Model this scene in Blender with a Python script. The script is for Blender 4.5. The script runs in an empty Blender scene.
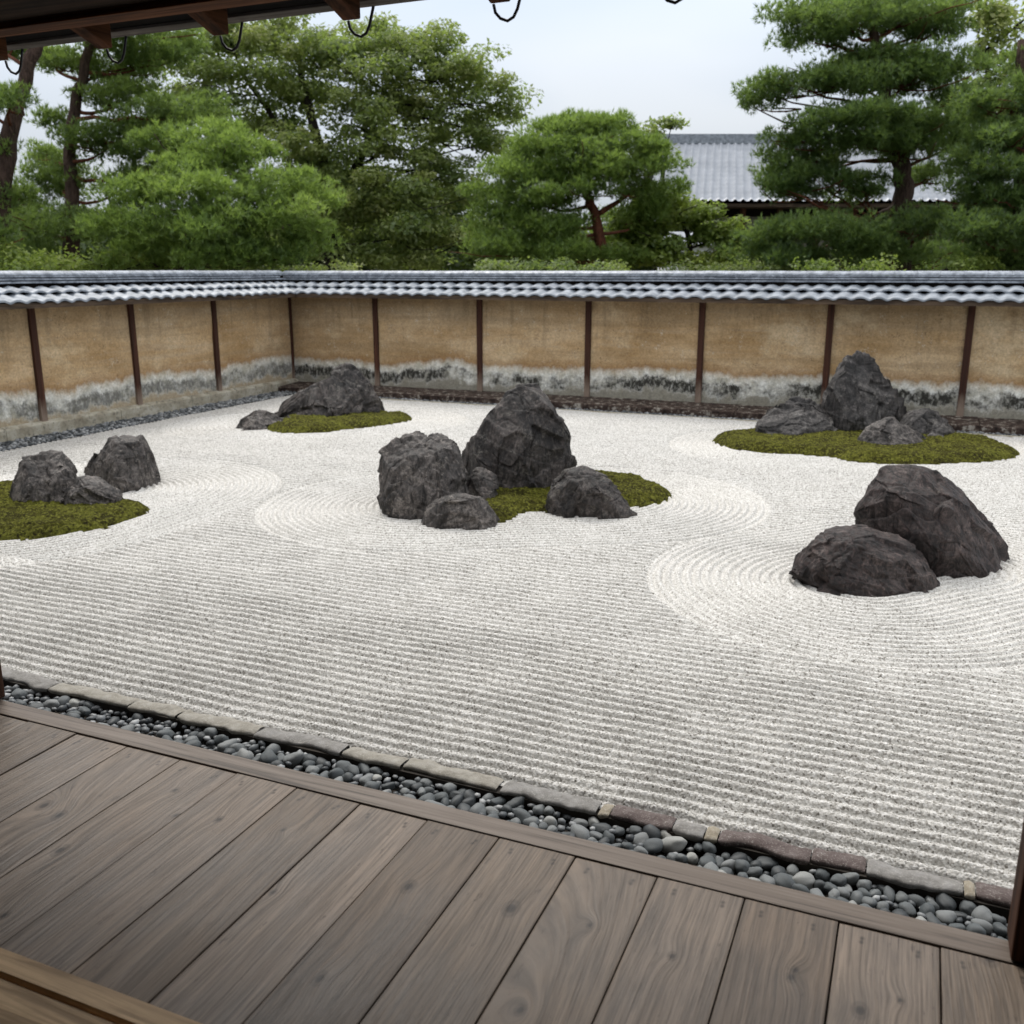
import bpy, bmesh, math, random
import numpy as np
from mathutils import Vector, Matrix

R = math.radians
SC = bpy.context.scene
COL = SC.collection
rng = np.random.default_rng(7)
random.seed(7)

# ------------------------------------------------------------------ camera
cd = bpy.data.cameras.new('camera')
cam = bpy.data.objects.new('camera', cd); COL.objects.link(cam)
cam.location = (0, 0, 2.2)
cam.rotation_euler = (R(90 - 14.29), 0, R(23))
cd.sensor_width = 36.0
cd.lens = 950 / 1024 * 36
cd.clip_start = 0.05
cd.clip_end = 600
cd.dof.use_dof = True
cd.dof.focus_distance = 4.3
cd.dof.aperture_fstop = 33.4e-3 / 0.0085
SC.camera = cam

# ------------------------------------------------------------------ light
SUN_EL, SUN_AZ = 56, -42          # weak veiled sun beyond the left-hand trees
w = bpy.data.worlds.new('World'); SC.world = w; w.use_nodes = True
nt = w.node_tree; nt.nodes.clear()
def wn(t, **k):
    n = nt.nodes.new(t)
    for a, b in k.items(): setattr(n, a, b)
    return n
out = wn('ShaderNodeOutputWorld'); bg = wn('ShaderNodeBackground'); bg.inputs[1].default_value = 0.1
sky = wn('ShaderNodeTexSky', sky_type='NISHITA', sun_disc=False, sun_elevation=R(SUN_EL), sun_rotation=R(SUN_AZ),
         air_density=1.0, dust_density=4.0, ozone_density=1.0)
tc = wn('ShaderNodeTexCoord'); sep = wn('ShaderNodeSeparateXYZ')
nt.links.new(tc.outputs['Generated'], sep.inputs[0])
mr = wn('ShaderNodeMapRange'); nt.links.new(sep.outputs[2], mr.inputs[0])
mr.inputs[1].default_value = 0; mr.inputs[2].default_value = 1
mr.inputs[3].default_value = 4.0; mr.inputs[4].default_value = 16.0      # overcast: zenith about 3x horizon
mp = wn('ShaderNodeMapping'); mp.inputs[3].default_value = (1.2, 1.2, 3.5)
nt.links.new(tc.outputs['Generated'], mp.inputs[0])
nz = wn('ShaderNodeTexNoise'); nz.inputs['Scale'].default_value = 1.6; nz.inputs['Detail'].default_value = 3
nt.links.new(mp.outputs[0], nz.inputs['Vector'])
cr = wn('ShaderNodeValToRGB'); nt.links.new(nz.outputs[0], cr.inputs[0])
cr.color_ramp.elements[0].position = .3; cr.color_ramp.elements[0].color = (.82, .87, .94, 1)
cr.color_ramp.elements[1].position = .7; cr.color_ramp.elements[1].color = (1.10, 1.08, 1.06, 1)
vm = wn('ShaderNodeVectorMath', operation='SCALE')
c2 = wn('ShaderNodeValToRGB'); nt.links.new(sep.outputs[2], c2.inputs[0])
c2.color_ramp.elements[0].position = 0; c2.color_ramp.elements[0].color = (.93, .975, 1.02, 1)
c2.color_ramp.elements[1].position = .6; c2.color_ramp.elements[1].color = (1, .99, .97, 1)
e_ = c2.color_ramp.elements.new(.3); e_.color = (.83, .93, 1.06, 1)
cm = wn('ShaderNodeVectorMath', operation='MULTIPLY'); nt.links.new(cr.outputs[0], cm.inputs[0]); nt.links.new(c2.outputs[0], cm.inputs[1])
nt.links.new(cm.outputs[0], vm.inputs[0]); nt.links.new(mr.outputs[0], vm.inputs['Scale'])
mx = wn('ShaderNodeMix', data_type='RGBA'); mx.inputs[0].default_value = .92
nt.links.new(sky.outputs[0], mx.inputs[6]); nt.links.new(vm.outputs[0], mx.inputs[7])
nt.links.new(mx.outputs[2], bg.inputs[0]); nt.links.new(bg.outputs[0], out.inputs[0])

sd = bpy.data.lights.new('sun', 'SUN'); sd.energy = 1.5; sd.angle = R(18); sd.color = (1, .96, .9)
sun = bpy.data.objects.new('sun', sd); COL.objects.link(sun)
sun.rotation_euler = (R(90 - SUN_EL), 0, R(180 - SUN_AZ))
SC.view_settings.view_transform = 'Standard'; SC.view_settings.look = 'None'
SC.view_settings.exposure = 0.55; SC.view_settings.gamma = 1.0
SC.view_settings.use_curve_mapping = False

# ------------------------------------------------------------------ helpers: noise
def _hash(ix, iy, iz, s=0):
    h = (ix.astype(np.int64) * 374761393 + iy.astype(np.int64) * 668265263 + iz.astype(np.int64) * 2147483647 + s * 1274126177) & 0xFFFFFFFF
    h = ((h ^ (h >> 13)) * 1274126177) & 0xFFFFFFFF
    h = ((h ^ (h >> 16)) * 2246822519) & 0xFFFFFFFF
    return ((h ^ (h >> 15)) & 0xFFFFFF) / float(0x1000000)
def vnoise(p, s=0):
    i = np.floor(p); f = p - i; f = f * f * f * (f * (f * 6 - 15) + 10); i = i.astype(np.int64)
    r = 0
    for a in (0, 1):
        for b in (0, 1):
            for c in (0, 1):
                wgt = (f[:, 0] if a else 1 - f[:, 0]) * (f[:, 1] if b else 1 - f[:, 1]) * (f[:, 2] if c else 1 - f[:, 2])
                r = r + wgt * _hash(i[:, 0] + a, i[:, 1] + b, i[:, 2] + c, s)
    return r * 2 - 1
def fbm(p, o=4, s=0, g=.5):
    t, a = 0, 1.
    for k in range(o):
        t = t + a * vnoise(p * 2 ** k + 17.3 * k, s + k); a *= g
    return t
def ridged(p, o=4, s=0):
    t, a = 0, 1.
    for k in range(o):
        t = t + a * (1 - np.abs(vnoise(p * 2 ** k + 9.1 * k, s + k)) * 2); a *= .5
    return t
def worley(p, s=0):
    i = np.floor(p).astype(np.int64)
    f1 = np.full(len(p), 9.); f2 = np.full(len(p), 9.); idv = np.zeros(len(p))
    for a in (-1, 0, 1):
        for b in (-1, 0, 1):
            for c in (-1, 0, 1):
                ci = i + np.array([a, b, c])
                q = np.stack([ci[:, k] + _hash(ci[:, 0], ci[:, 1], ci[:, 2], s + 11 * (k + 1)) for k in range(3)], 1)
                d = np.linalg.norm(q - p, axis=1)
                n1 = d < f1
                f2 = np.where(n1, f1, np.minimum(f2, d))
                idv = np.where(n1, _hash(ci[:, 0], ci[:, 1], ci[:, 2], s + 77), idv)
                f1 = np.where(n1, d, f1)
    return f1, f2, idv
def stones2d(x, y, s=0):
    """packed pebbly height 0..1 and an id per stone on a jittered unit grid"""
    ix = np.floor(x).astype(np.int64); iy = np.floor(y).astype(np.int64); z0 = np.zeros_like(ix)
    best = np.zeros(len(x)); idv = np.zeros(len(x))
    for a in (-1, 0, 1):
        for b in (-1, 0, 1):
            cx, cy = ix + a, iy + b
            r1 = _hash(cx, cy, z0, s + 1); r2 = _hash(cx, cy, z0, s + 2); r3 = _hash(cx, cy, z0, s + 3); r4 = _hash(cx, cy, z0, s + 4)
            dx = x - (cx + .15 + .7 * r1); dy = y - (cy + .15 + .7 * r2)
            an = r3 * math.pi; ca, sa = np.cos(an), np.sin(an)
            u = (dx * ca + dy * sa) / (.62 + .3 * r4); v = (-dx * sa + dy * ca) / (.42 + .25 * r4)
            h = np.sqrt(np.maximum(0, 1 - u * u - v * v)) * (.55 + .6 * r3)
            n1 = h > best; best = np.where(n1, h, best); idv = np.where(n1, r2, idv)
    return best, idv

# ------------------------------------------------------------------ helpers: meshes
def link(name, me, m=None, parent=None, smooth=False):
    o = bpy.data.objects.new(name, me); COL.objects.link(o)
    if m is not None: me.materials.append(m)
    if parent is not None: o.parent = parent
    if smooth: me.polygons.foreach_set('use_smooth', np.ones(len(me.polygons), bool))
    return o
def mesh_np(name, V, F):
    """V (n,3), F (m,k) with one k"""
    V = np.asarray(V, np.float32); F = np.asarray(F, np.int32)
    me = bpy.data.meshes.new(name); k = F.shape[1]
    me.vertices.add(len(V)); me.vertices.foreach_set('co', V.ravel())
    me.loops.add(F.size); me.loops.foreach_set('vertex_index', F.ravel())
    me.polygons.add(len(F)); me.polygons.foreach_set('loop_start', np.arange(0, F.size, k, dtype=np.int32))
    me.update(calc_edges=True)
    return me
def attr(me, name, vals):
    a = me.attributes.new(name, 'FLOAT', 'POINT'); a.data.foreach_set('value', np.asarray(vals, np.float32))
def grid_faces(nx, ny):
    i = np.arange(nx * ny).reshape(ny, nx)
    return np.stack([i[:-1, :-1], i[:-1, 1:], i[1:, 1:], i[1:, :-1]], -1).reshape(-1, 4)
class MB:
    def __init__(s): s.v = []; s.f = []
    def box(s, x0, x1, y0, y1, z0, z1):
        n = len(s.v)
        s.v += [(x0,y0,z0),(x1,y0,z0),(x1,y1,z0),(x0,y1,z0),(x0,y0,z1),(x1,y0,z1),(x1,y1,z1),(x0,y1,z1)]
        s.f += [(n,n+3,n+2,n+1),(n+4,n+5,n+6,n+7),(n,n+1,n+5,n+4),(n+1,n+2,n+6,n+5),(n+2,n+3,n+7,n+6),(n+3,n,n+4,n+7)]
    def prism(s, prof, x0, x1, axis='x'):
        """closed (y,z) profile swept along x"""
        n = len(s.v); k = len(prof)
        for x in (x0, x1):
            for a, b in prof: s.v.append((x, a, b))
        for i in range(k):
            j = (i + 1) % k; s.f.append((n + i, n + j, n + k + j, n + k + i))
        s.f.append(tuple(n + i for i in reversed(range(k)))); s.f.append(tuple(n + k + i for i in range(k)))
    def tube(s, pts, rad, seg=8, cap=True):
        n0 = len(s.v); pts = [Vector(p) for p in pts]; m = len(pts)
        rad = rad if hasattr(rad, '__len__') else [rad] * m
        ref = Vector((.31, .87, .2)).normalized()
        for i, p in enumerate(pts):
            t = (pts[min(i + 1, m - 1)] - pts[max(i - 1, 0)]).normalized()
            a = t.cross(ref)
            if a.length < .1: a = t.cross(Vector((1, 0, 0)))
            a.normalize(); b = t.cross(a)
            for k in range(seg):
                an = 2 * math.pi * k / seg
                s.v.append(tuple(p + (a * math.cos(an) + b * math.sin(an)) * rad[i]))
        for i in range(m - 1):
            for k in range(seg):
                k2 = (k + 1) % seg
                s.f.append((n0 + i*seg + k, n0 + i*seg + k2, n0 + (i+1)*seg + k2, n0 + (i+1)*seg + k))
        if cap:
            s.f.append(tuple(n0 + k for k in reversed(range(seg)))); s.f.append(tuple(n0 + (m-1)*seg + k for k in range(seg)))
    def build(s, name, m, parent=None, bevel=0, smooth=False):
        me = bpy.data.meshes.new(name); me.from_pydata(s.v, [], s.f); me.update()
        bm = bmesh.new(); bm.from_mesh(me)
        bmesh.ops.recalc_face_normals(bm, faces=bm.faces)
        if bevel: bmesh.ops.bevel(bm, geom=[e for e in bm.edges if len(e.link_faces) == 2 and e.calc_face_angle(0) > .5], offset=bevel, segments=2, affect='EDGES', profile=.6)
        bm.to_mesh(me); bm.free()
        return link(name, me, m, parent, smooth)
def thing(name, label, cat, loc=(0, 0, 0), group=None, rz=0):
    o = bpy.data.objects.new(name, None); COL.objects.link(o); o.location = loc; o.rotation_euler.z = rz
    o.empty_display_size = .2
    tag(o, label, cat, group); return o
def tag(o, label, cat, group=None):
    o['label'] = label; o['category'] = cat
    if group: o['group'] = group
    return o

# ------------------------------------------------------------------ helpers: materials
class N:
    def __init__(s, name):
        s.m = bpy.data.materials.new(name); s.m.use_nodes = True; s.t = s.m.node_tree
        s.b = s.t.nodes['Principled BSDF']; s.o = s.t.nodes['Material Output']
        s.tc = s.t.nodes.new('ShaderNodeTexCoord')
    def node(s, t, **k):
        n = s.t.nodes.new(t)
        for a, v in k.items(): setattr(n, a, v)
        return n
    def l(s, a, b): s.t.links.new(a, b)
    def val(s, sock, v):
        if isinstance(v, bpy.types.NodeSocket): s.l(v, sock)
        else: sock.default_value = v
    def co(s, sc=(1, 1, 1), kind='Object', rot=(0, 0, 0)):
        n = s.node('ShaderNodeMapping'); n.inputs[3].default_value = sc; n.inputs[2].default_value = rot
        s.l(s.tc.outputs[kind], n.inputs[0]); return n.outputs[0]
    def noise(s, vec, scale, detail=4, rough=.55, dist=0, col=False):
        n = s.node('ShaderNodeTexNoise'); s.l(vec, n.inputs['Vector'])
        n.inputs['Scale'].default_value = scale; n.inputs['Detail'].default_value = detail
        n.inputs['Roughness'].default_value = rough; n.inputs['Distortion'].default_value = dist
        return n.outputs[1 if col else 0]
    def vor(s, vec, scale, feat='F1', out=0):
        n = s.node('ShaderNodeTexVoronoi', feature=feat); s.l(vec, n.inputs['Vector']); n.inputs['Scale'].default_value = scale
        return n.outputs[out]
    def ramp(s, fac, stops, interp='LINEAR'):
        n = s.node('ShaderNodeValToRGB'); s.l(fac, n.inputs[0]); e = n.color_ramp.elements; n.color_ramp.interpolation = interp
        while len(e) < len(stops): e.new(.5)
        for q, (p, c) in zip(e, stops):
            q.position = p; q.color = (c, c, c, 1) if not hasattr(c, '__len__') else (*c, 1)
        return n.outputs[0]
    def mix(s, fac, a, b, mode='MIX'):
        n = s.node('ShaderNodeMix', data_type='RGBA', blend_type=mode, clamp_factor=True)
        s.val(n.inputs[0], fac)
        for k, v in ((6, a), (7, b)):
            s.val(n.inputs[k], v if isinstance(v, bpy.types.NodeSocket) else (*v, 1))
        return n.outputs[2]
    def math(s, op, a, b=0., c=0.):
        n = s.node('ShaderNodeMath', operation=op); s.val(n.inputs[0], a); s.val(n.inputs[1], b); s.val(n.inputs[2], c); return n.outputs[0]
    def attr(s, name):
        n = s.node('ShaderNodeAttribute'); n.attribute_name = name; return n.outputs['Fac']
    def rnd(s):
        return s.node('ShaderNodeObjectInfo').outputs['Random']
    def xyz(s, kind='Object'):
        n = s.node('ShaderNodeSeparateXYZ'); s.l(s.tc.outputs[kind], n.inputs[0]); return n.outputs
    def comb(s, x, y, z):
        n = s.node('ShaderNodeCombineXYZ'); s.val(n.inputs[0], x); s.val(n.inputs[1], y); s.val(n.inputs[2], z); return n.outputs[0]
    def bump(s, h, st=.5, dist=.01, nrm=None):
        n = s.node('ShaderNodeBump'); s.l(h, n.inputs['Height']); n.inputs['Strength'].default_value = st; n.inputs['Distance'].default_value = dist
        if nrm is not None: s.l(nrm, n.inputs['Normal'])
        return n.outputs[0]
    def done(s, col, rough=.8, nrm=None, spec=.4):
        s.val(s.b.inputs['Base Color'], col if isinstance(col, bpy.types.NodeSocket) else (*col, 1))
        s.val(s.b.inputs['Roughness'], rough); s.b.inputs['Specular IOR Level'].default_value = spec
        if nrm is not None: s.l(nrm, s.b.inputs['Normal'])
        return s.m

def mat_rock(name, dark, mid, light, lichen, grain_rot, lich=.60):
    n = N(name); c = n.co()
    g = n.co((5, 5, 1.1), rot=grain_rot)
    a = n.noise(c, 2.6, 6, .65); st = n.noise(g, 3.2, 8, .74, 1.1); fine = n.noise(c, 42, 6, .78); mid_ = n.noise(c, 9, 8, .74, .7)
    vein = n.noise(n.co((4.5, 4.5, 1.6), rot=(grain_rot[1] + .6, grain_rot[0] - .8, .4)), 1.6, 9, .6, 2.2)
    col = n.ramp(a, [(.36, dark), (.5, mid), (.63, light)])
    col = n.mix(n.ramp(st, [(.40, .9), (.49, 0.)]), col, [x * .42 for x in dark])
    col = n.mix(n.ramp(st, [(.55, 0.), (.68, .7)]), col, [x * 1.3 for x in light])
    col = n.mix(.85, col, n.ramp(mid_, [(.36, .36), (.5, .92), (.62, 1.95)]), 'MULTIPLY')
    col = n.mix(.8, col, n.ramp(fine, [(.38, .42), (.5, .9), (.62, 1.8)]), 'MULTIPLY')
    col = n.mix(n.ramp(vein, [(.488, 0.), (.5, .75), (.512, 0.)]), col, [x * .3 for x in dark])          # dark healed cracks
    lm = n.math('MULTIPLY', n.ramp(n.noise(c, 6.5, 8, .8, .5), [(lich - .03, 0.), (lich + .03, 1.)]), n.ramp(n.noise(c, 60, 4, .75), [(.44, 0.), (.54, 1.)]))
    col = n.mix(n.math('MULTIPLY', lm, .85), col, lichen)
    b1 = n.bump(st, .5, .02); b2 = n.bump(n.noise(c, 22, 9, .72), .55, .010, b1); b3 = n.bump(fine, .35, .004, b2)
    return n.done(col, n.ramp(fine, [(.4, .55), (.6, .85)]), b3, .4)
M = {}
M['rock_grey'] = mat_rock('dark grey stone', (.015, .013, .013), (.038, .032, .029), (.071, .060, .055), (.142, .128, .111), (.2, .25, 0), .575)
M['rock_brown'] = mat_rock('purple brown stone', (.016, .011, .011), (.035, .025, .023), (.061, .047, .043), (.100, .081, .064), (.9, .5, 0), .65)
M['rock_blue'] = mat_rock('blue grey stone', (.019, .017, .017), (.044, .039, .037), (.077, .071, .067), (.144, .133, .118), (.3, -.2, 0), .60)
M['rock_pale'] = mat_rock('weathered grey stone', (.024, .021, .019), (.059, .051, .047), (.108, .095, .087), (.209, .185, .164), (-.3, .5, 0), .57)

n = N('raked white gravel'); c = n.co()
vc = n.node('ShaderNodeSeparateColor'); n.l(n.vor(c, 118, 'F1', 1), vc.inputs[0])
col = n.ramp(vc.outputs[0], [(0, (.144, .134, .117)), (.06, (.297, .283, .259)), (.45, (.469, .456, .429)), (.8, (.556, .541, .516)), (1, (.631, .623, .604))])
col = n.mix(.5, col, n.ramp(n.noise(c, .8, 4), [(.3, .95), (.7, 1.03)]), 'MULTIPLY')
M['gravel'] = n.done(col, .9, n.bump(n.vor(c, 92), .5, -.006), .15)

n = N('moss'); c = n.co()
col = n.ramp(n.noise(c, 4, 5, .65), [(.38, (.031, .029, .005)), (.5, (.061, .060, .008)), (.62, (.090, .094, .013))])
col = n.mix(n.ramp(n.noise(c, 26, 5, .75), [(.40, .95), (.51, 0.)]), col, (.011, .008, .003))
col = n.mix(n.ramp(n.noise(c, 31, 4, .75), [(.52, 0.), (.60, .9)]), col, (.148, .151, .026))
M['moss'] = n.done(col, .95, n.bump(n.noise(c, 70, 5, .75), 1., .02), .1)

def mat_pebble(name, cols):
    n = N(name); c = n.co(); r = n.rnd()
    col = n.ramp(r, cols)
    off = n.node('ShaderNodeVectorMath', operation='ADD'); n.l(c, off.inputs[0]); n.l(n.comb(n.math('MULTIPLY', r, 50.), r, r), off.inputs[1])
    col = n.mix(.6, col, n.ramp(n.noise(off.outputs[0], 60, 6, .7), [(.38, .5), (.62, 1.5)]), 'MULTIPLY')
    return n.done(col, n.math('ADD', n.math('MULTIPLY', r, .2), .5), n.bump(n.noise(off.outputs[0], 120, 4, .6), .25, .004), .45)
M['pebble_dark'] = mat_pebble('dark river pebble', [(0, (.031, .035, .037)), (.5, (.061, .070, .073)), (1, (.105, .114, .117))])
M['pebble_mid'] = mat_pebble('grey river pebble', [(0, (.101, .110, .112)), (1, (.196, .204, .202))])
M['pebble_pale'] = mat_pebble('pale river pebble', [(0, (.196, .202, .199)), (1, (.326, .326, .303))])
n = N('mixed pebbles'); idc = n.attr('stone')
col = n.ramp(idc, [(0, (.029, .032, .035)), (.35, (.079, .087, .093)), (.7, (.188, .196, .202)), (1, (.376, .383, .383))])
M['pebbles'] = n.done(col, .5, n.bump(n.noise(n.co(), 90, 4), .25, .004), .4)

n = N('dark earth'); M['soil'] = n.done(n.ramp(n.noise(n.co(), 4, 6), [(.3, (.018, .015, .012)), (.7, (.045, .038, .03))]), .95)
n = N('ground'); M['ground'] = n.done(n.ramp(n.noise(n.co(), .5, 6), [(.3, (.05, .06, .025)), (.7, (.11, .095, .06))]), .95)

def mat_plaster(name, stain, tone):
    n = N(name); x, y, z = n.xyz()[:3]; c = n.co()
    T = lambda q: tuple(v * tone for v in q)
    big = n.noise(n.co((.45, .45, 1.2)), 1.6, 7, .65); band = n.noise(n.co((.25, .25, 5)), 1.1, 6, .65, .4); fine = n.noise(c, 34, 6, .78); mid_ = n.noise(c, 7, 8, .72)
    col = n.ramp(big, [(.36, T((.353, .226, .106))), (.5, T((.456, .314, .170))), (.62, T((.531, .390, .237)))])
    col = n.mix(n.ramp(band, [(.40, .55), (.52, 0.)]), col, T((.324, .230, .131)))
    col = n.mix(n.ramp(band, [(.55, 0.), (.66, .5)]), col, T((.442, .345, .237)))
    zz = n.math('ADD', z, n.math('MULTIPLY', n.math('SUBTRACT', n.noise(n.co((.516, .537, .254)), 1.5, 7, .72), .5), 1.1))
    col = n.mix(n.ramp(n.math('DIVIDE', zz, 2.), [(.62, 0.), (.88, .7)]), col, T((.265, .196, .119)))      # weathered top
    col = n.mix(n.math('MULTIPLY', n.ramp(n.noise(c, 6, 8, .8), [(.56, 0.), (.62, .8)]), n.ramp(n.noise(c, 52, 3), [(.52, 0.), (.58, 1.)])), col, T((.589, .537, .441)))
    col = n.mix(n.math('MULTIPLY', n.ramp(n.noise(c, 5, 8, .8), [(.57, 0.), (.63, .7)]), n.ramp(n.noise(c, 40, 3), [(.52, 0.), (.6, 1.)])), col, T((.162, .115, .068)))
    zn = n.math('ADD', n.math('SUBTRACT', z, .02), n.math('MULTIPLY', n.math('SUBTRACT', n.noise(n.co((.7, .7, .2)), .9, 4, .65), .5), .5))
    z2 = n.math('ADD', zn, n.math('MULTIPLY', n.math('SUBTRACT', n.noise(n.co((7, 7, 4)), 1.6, 6, .75), .5), .22))
    zr = n.math('DIVIDE', z2, 2.)
    z3 = n.math('DIVIDE', n.math('ADD', zn, n.math('MULTIPLY', n.math('SUBTRACT', n.noise(n.co((5, 5, 3.5)), 1.4, 7, .78), .5), .42)), 2.)
    drip = n.math('MULTIPLY', n.ramp(n.noise(n.co((5, 5, .3)), 1.3, 6, .7), [(.52, 0.), (.64, .55)]), n.ramp(n.math('DIVIDE', z, 2.), [(.35, 0.), (.8, 1.)]))
    col = n.mix(drip, col, T((.20, .145, .085)))
    pale = n.ramp(n.noise(n.co((.6, .6, .8)), 1.1, 7, .7), [(.54, 0.), (.66, .55)])
    col = n.mix(pale, col, T((.66, .53, .35)))
    # brown damp margin, pale salt bloom, black algae band, grey foot
    col = n.mix(n.ramp(zr, [(.26, .0), (.295, .7), (.37, .0)]), col, T((.268, .149, .063)))
    bl = n.ramp(mid_, [(.38, (.458, .448, .375)), (.5, (.646, .635, .573)), (.62, (.812, .812, .760))])
    col = n.mix(n.ramp(zr, [(.225, .97), (.262, .75), (.305, 0.)]), col, bl)
    alg = n.math('MULTIPLY', n.ramp(z3, [(.105, .0), (.135, 1.), (.205, 1.), (.235, 0.)]), n.ramp(n.noise(n.co((.595, .595, .670)), 1.9, 8, .72), [(.38, 0.), (.50, 1.)]))
    alg = n.math('MULTIPLY', alg, n.ramp(n.noise(n.co((1.5, 1.5, .8)), 14, 5, .7), [(.36, .5), (.52, 1.)]))
    col = n.mix(n.math('MULTIPLY', alg, stain), col, (.041, .039, .033))
    col = n.mix(n.ramp(z3, [(.10, .9), (.135, 0.)]), col, T((.327, .260, .171)) if stain < .8 else (.231, .212, .167))
    col = n.mix(.7, col, n.ramp(fine, [(.36, .62), (.5, .98), (.64, 1.3)]), 'MULTIPLY')
    return n.done(col, .92, n.bump(fine, .6, .014, n.bump(mid_, .6, .03)), .2)
M['plaster_back'] = mat_plaster('ochre clay plaster', 1.0, 1.06)
M['plaster_left'] = mat_plaster('ochre clay plaster of the side wall', .75, 1.14)
n = N('dark mottled plinth'); c = n.co()
col = n.ramp(n.noise(c, 9, 8, .75), [(.38, (.013, .009, .007)), (.48, (.041, .026, .021)), (.55, (.082, .059, .046)), (.61, (.328, .303, .262))])
M['plinth_dark'] = n.done(col, .85, n.bump(n.noise(c, 30, 6, .7), .6, .015), .25)
n = N('pale mortar plinth'); c = n.co()
col = n.ramp(n.noise(c, 5, 8, .7), [(.36, (.246, .213, .156)), (.5, (.377, .344, .267)), (.64, (.492, .459, .385))])
col = n.mix(n.ramp(n.noise(c, 14, 6, .8), [(.55, 0.), (.62, .8)]), col, (.098, .090, .074))
M['plinth_pale'] = n.done(col, .9, n.bump(n.noise(c, 40, 6, .7), .6, .01), .25)
n = N('grey roof tile'); c = n.co()
col = n.ramp(n.noise(c, 7, 6, .7), [(.38, (.136, .153, .175)), (.5, (.213, .235, .267)), (.62, (.294, .321, .358))])
col = n.mix(n.ramp(n.noise(c, 28, 6, .75), [(.52, 0.), (.7, .6)]), col, (.061, .067, .075))
tile_col = col
M['tile'] = n.done(col, n.ramp(n.noise(c, 12, 4), [(.3, .42), (.7, .62)]), n.bump(n.noise(c, 40, 4), .2, .005), .4)

n = N('slate grey ridge tile'); c = n.co()
M['ridge'] = n.done(n.ramp(n.noise(c, 9, 7, .72), [(.38, (.120, .137, .164)), (.5, (.210, .233, .271)), (.62, (.330, .362, .412))]), n.ramp(n.noise(c, 12, 4), [(.3, .35), (.7, .6)]), n.bump(n.noise(c, 40, 4), .2, .005), .5)
def mat_wood(name, lo, hi, scale=(30, 30, 1.5), rough=.6, spec=.3):
    n = N(name); g = n.co(scale)
    a = n.noise(g, 1., 7, .65, .6)
    col = n.ramp(a, [(.38, lo), (.62, hi)])
    col = n.mix(.5, col, n.ramp(n.noise(n.co(), 3, 5), [(.3, .6), (.7, 1.35)]), 'MULTIPLY')
    return n.done(col, rough, n.bump(a, .3, .006), spec)
M['post'] = mat_wood('dark red timber', (.022, .010, .006), (.085, .036, .020))
M['post_foot'] = None
M['timber_x'] = mat_wood('dark brown beam', (.05, .020, .009), (.16, .066, .030), (1.5, 30, 30), .8, .1)
M['timber_y'] = mat_wood('dark brown rafter', (.035, .015, .007), (.13, .055, .026), (30, 1.5, 30), .8, .1)
M['timber_z'] = mat_wood('dark brown pillar', (.030, .014, .009), (.10, .045, .025), (30, 30, 1.5), .7, .15)
M['black_wood'] = mat_wood('near black boards', (.004, .003, .003), (.015, .011, .008), (2, 20, 20), .9, .15)  # even near-black brown for room, roof and core boards
M['soffit'] = mat_wood('shade darkened soffit', (.010, .006, .004), (.034, .019, .011), (1.5, 24, 24), .9, .1)  # near-black brown carries the shadow under the eave in its colour
M['eave_edge'] = mat_wood('weathered eave edge', (.09, .08, .07), (.2, .18, .16), (2, 30, 30), .8)
M['eave_board'] = mat_wood('wall eave board', (.03, .02, .014), (.10, .068, .045), (1.5, 20, 20), .85)
M['sill'] = mat_wood('honey brown sill', (.271, .177, .094), (.653, .453, .263), (1.3, 26, 26), .55)
n = N('blackened iron'); M['iron'] = n.done((.02, .02, .022), .55, None, .5)

# weathered floorboards: 'phase' bends round the knots, 'rnd' differs per board
n = N('weathered floorboards')
ph = n.attr('phase'); rn = n.attr('rnd'); kn = n.attr('knot'); yv = n.attr('along')
v1 = n.comb(n.math('MULTIPLY', ph, 55.), n.math('MULTIPLY', yv, 1.3), n.math('MULTIPLY', rn, 40.))
v2 = n.comb(n.math('MULTIPLY', ph, 240.), n.math('MULTIPLY', yv, 5.), n.math('MULTIPLY', rn, 90.))
ring = n.node('ShaderNodeMath', operation='FRACT'); n.l(n.math('ADD', n.math('MULTIPLY', ph, 62.), n.noise(v1, .6, 2)), ring.inputs[0])
rg = n.ramp(ring.outputs[0], [(0, .0), (.62, .35), (.9, 1.), (1, .05)])
g1 = n.noise(v1, 1., 4, .6); g2 = n.noise(v2, 1., 3, .6)
blot = n.noise(n.co((2.4, 1.0, 1)), 1.7, 7, .66)
col = n.ramp(rn, [(0, (.123, .092, .068)), (.5, (.157, .121, .091)), (1, (.187, .148, .117))])
col = n.mix(n.math('MULTIPLY', rg, n.ramp(rn, [(0, .03), (.5, .06), (1, .22)])), col, (.059, .041, .032))
col = n.mix(.9, col, n.ramp(g1, [(.34, .80), (.5, 1.), (.66, 1.16)]), 'MULTIPLY')
col = n.mix(.9, col, n.ramp(g2, [(.38, .70), (.5, 1.), (.62, 1.22)]), 'MULTIPLY')
col = n.mix(.85, col, n.ramp(blot, [(.36, .70), (.64, 1.24)]), 'MULTIPLY')
col = n.mix(n.ramp(n.noise(v1, .9, 6, .75), [(.60, 0.), (.66, .55)]), col, (.033, .024, .018))
sp = n.noise(n.co((30, 9, 1)), 1.4, 5, .7)
col = n.mix(n.ramp(sp, [(.62, 0.), (.70, .6)]), col, (.050, .036, .028))
col = n.mix(n.ramp(kn, [(.15, 0.), (.6, .75), (1, .95)]), col, (.020, .014, .011))
rgh = n.ramp(blot, [(.36, .40), (.64, .60)])
M['floor'] = n.done(col, rgh, n.bump(g2, .6, .004, n.bump(rg, .2, .004)), .32)
n = N('weathered edge board'); g = n.co((1.2, 42, 42)); a = n.noise(g, 1., 7, .68, .5)
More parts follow.
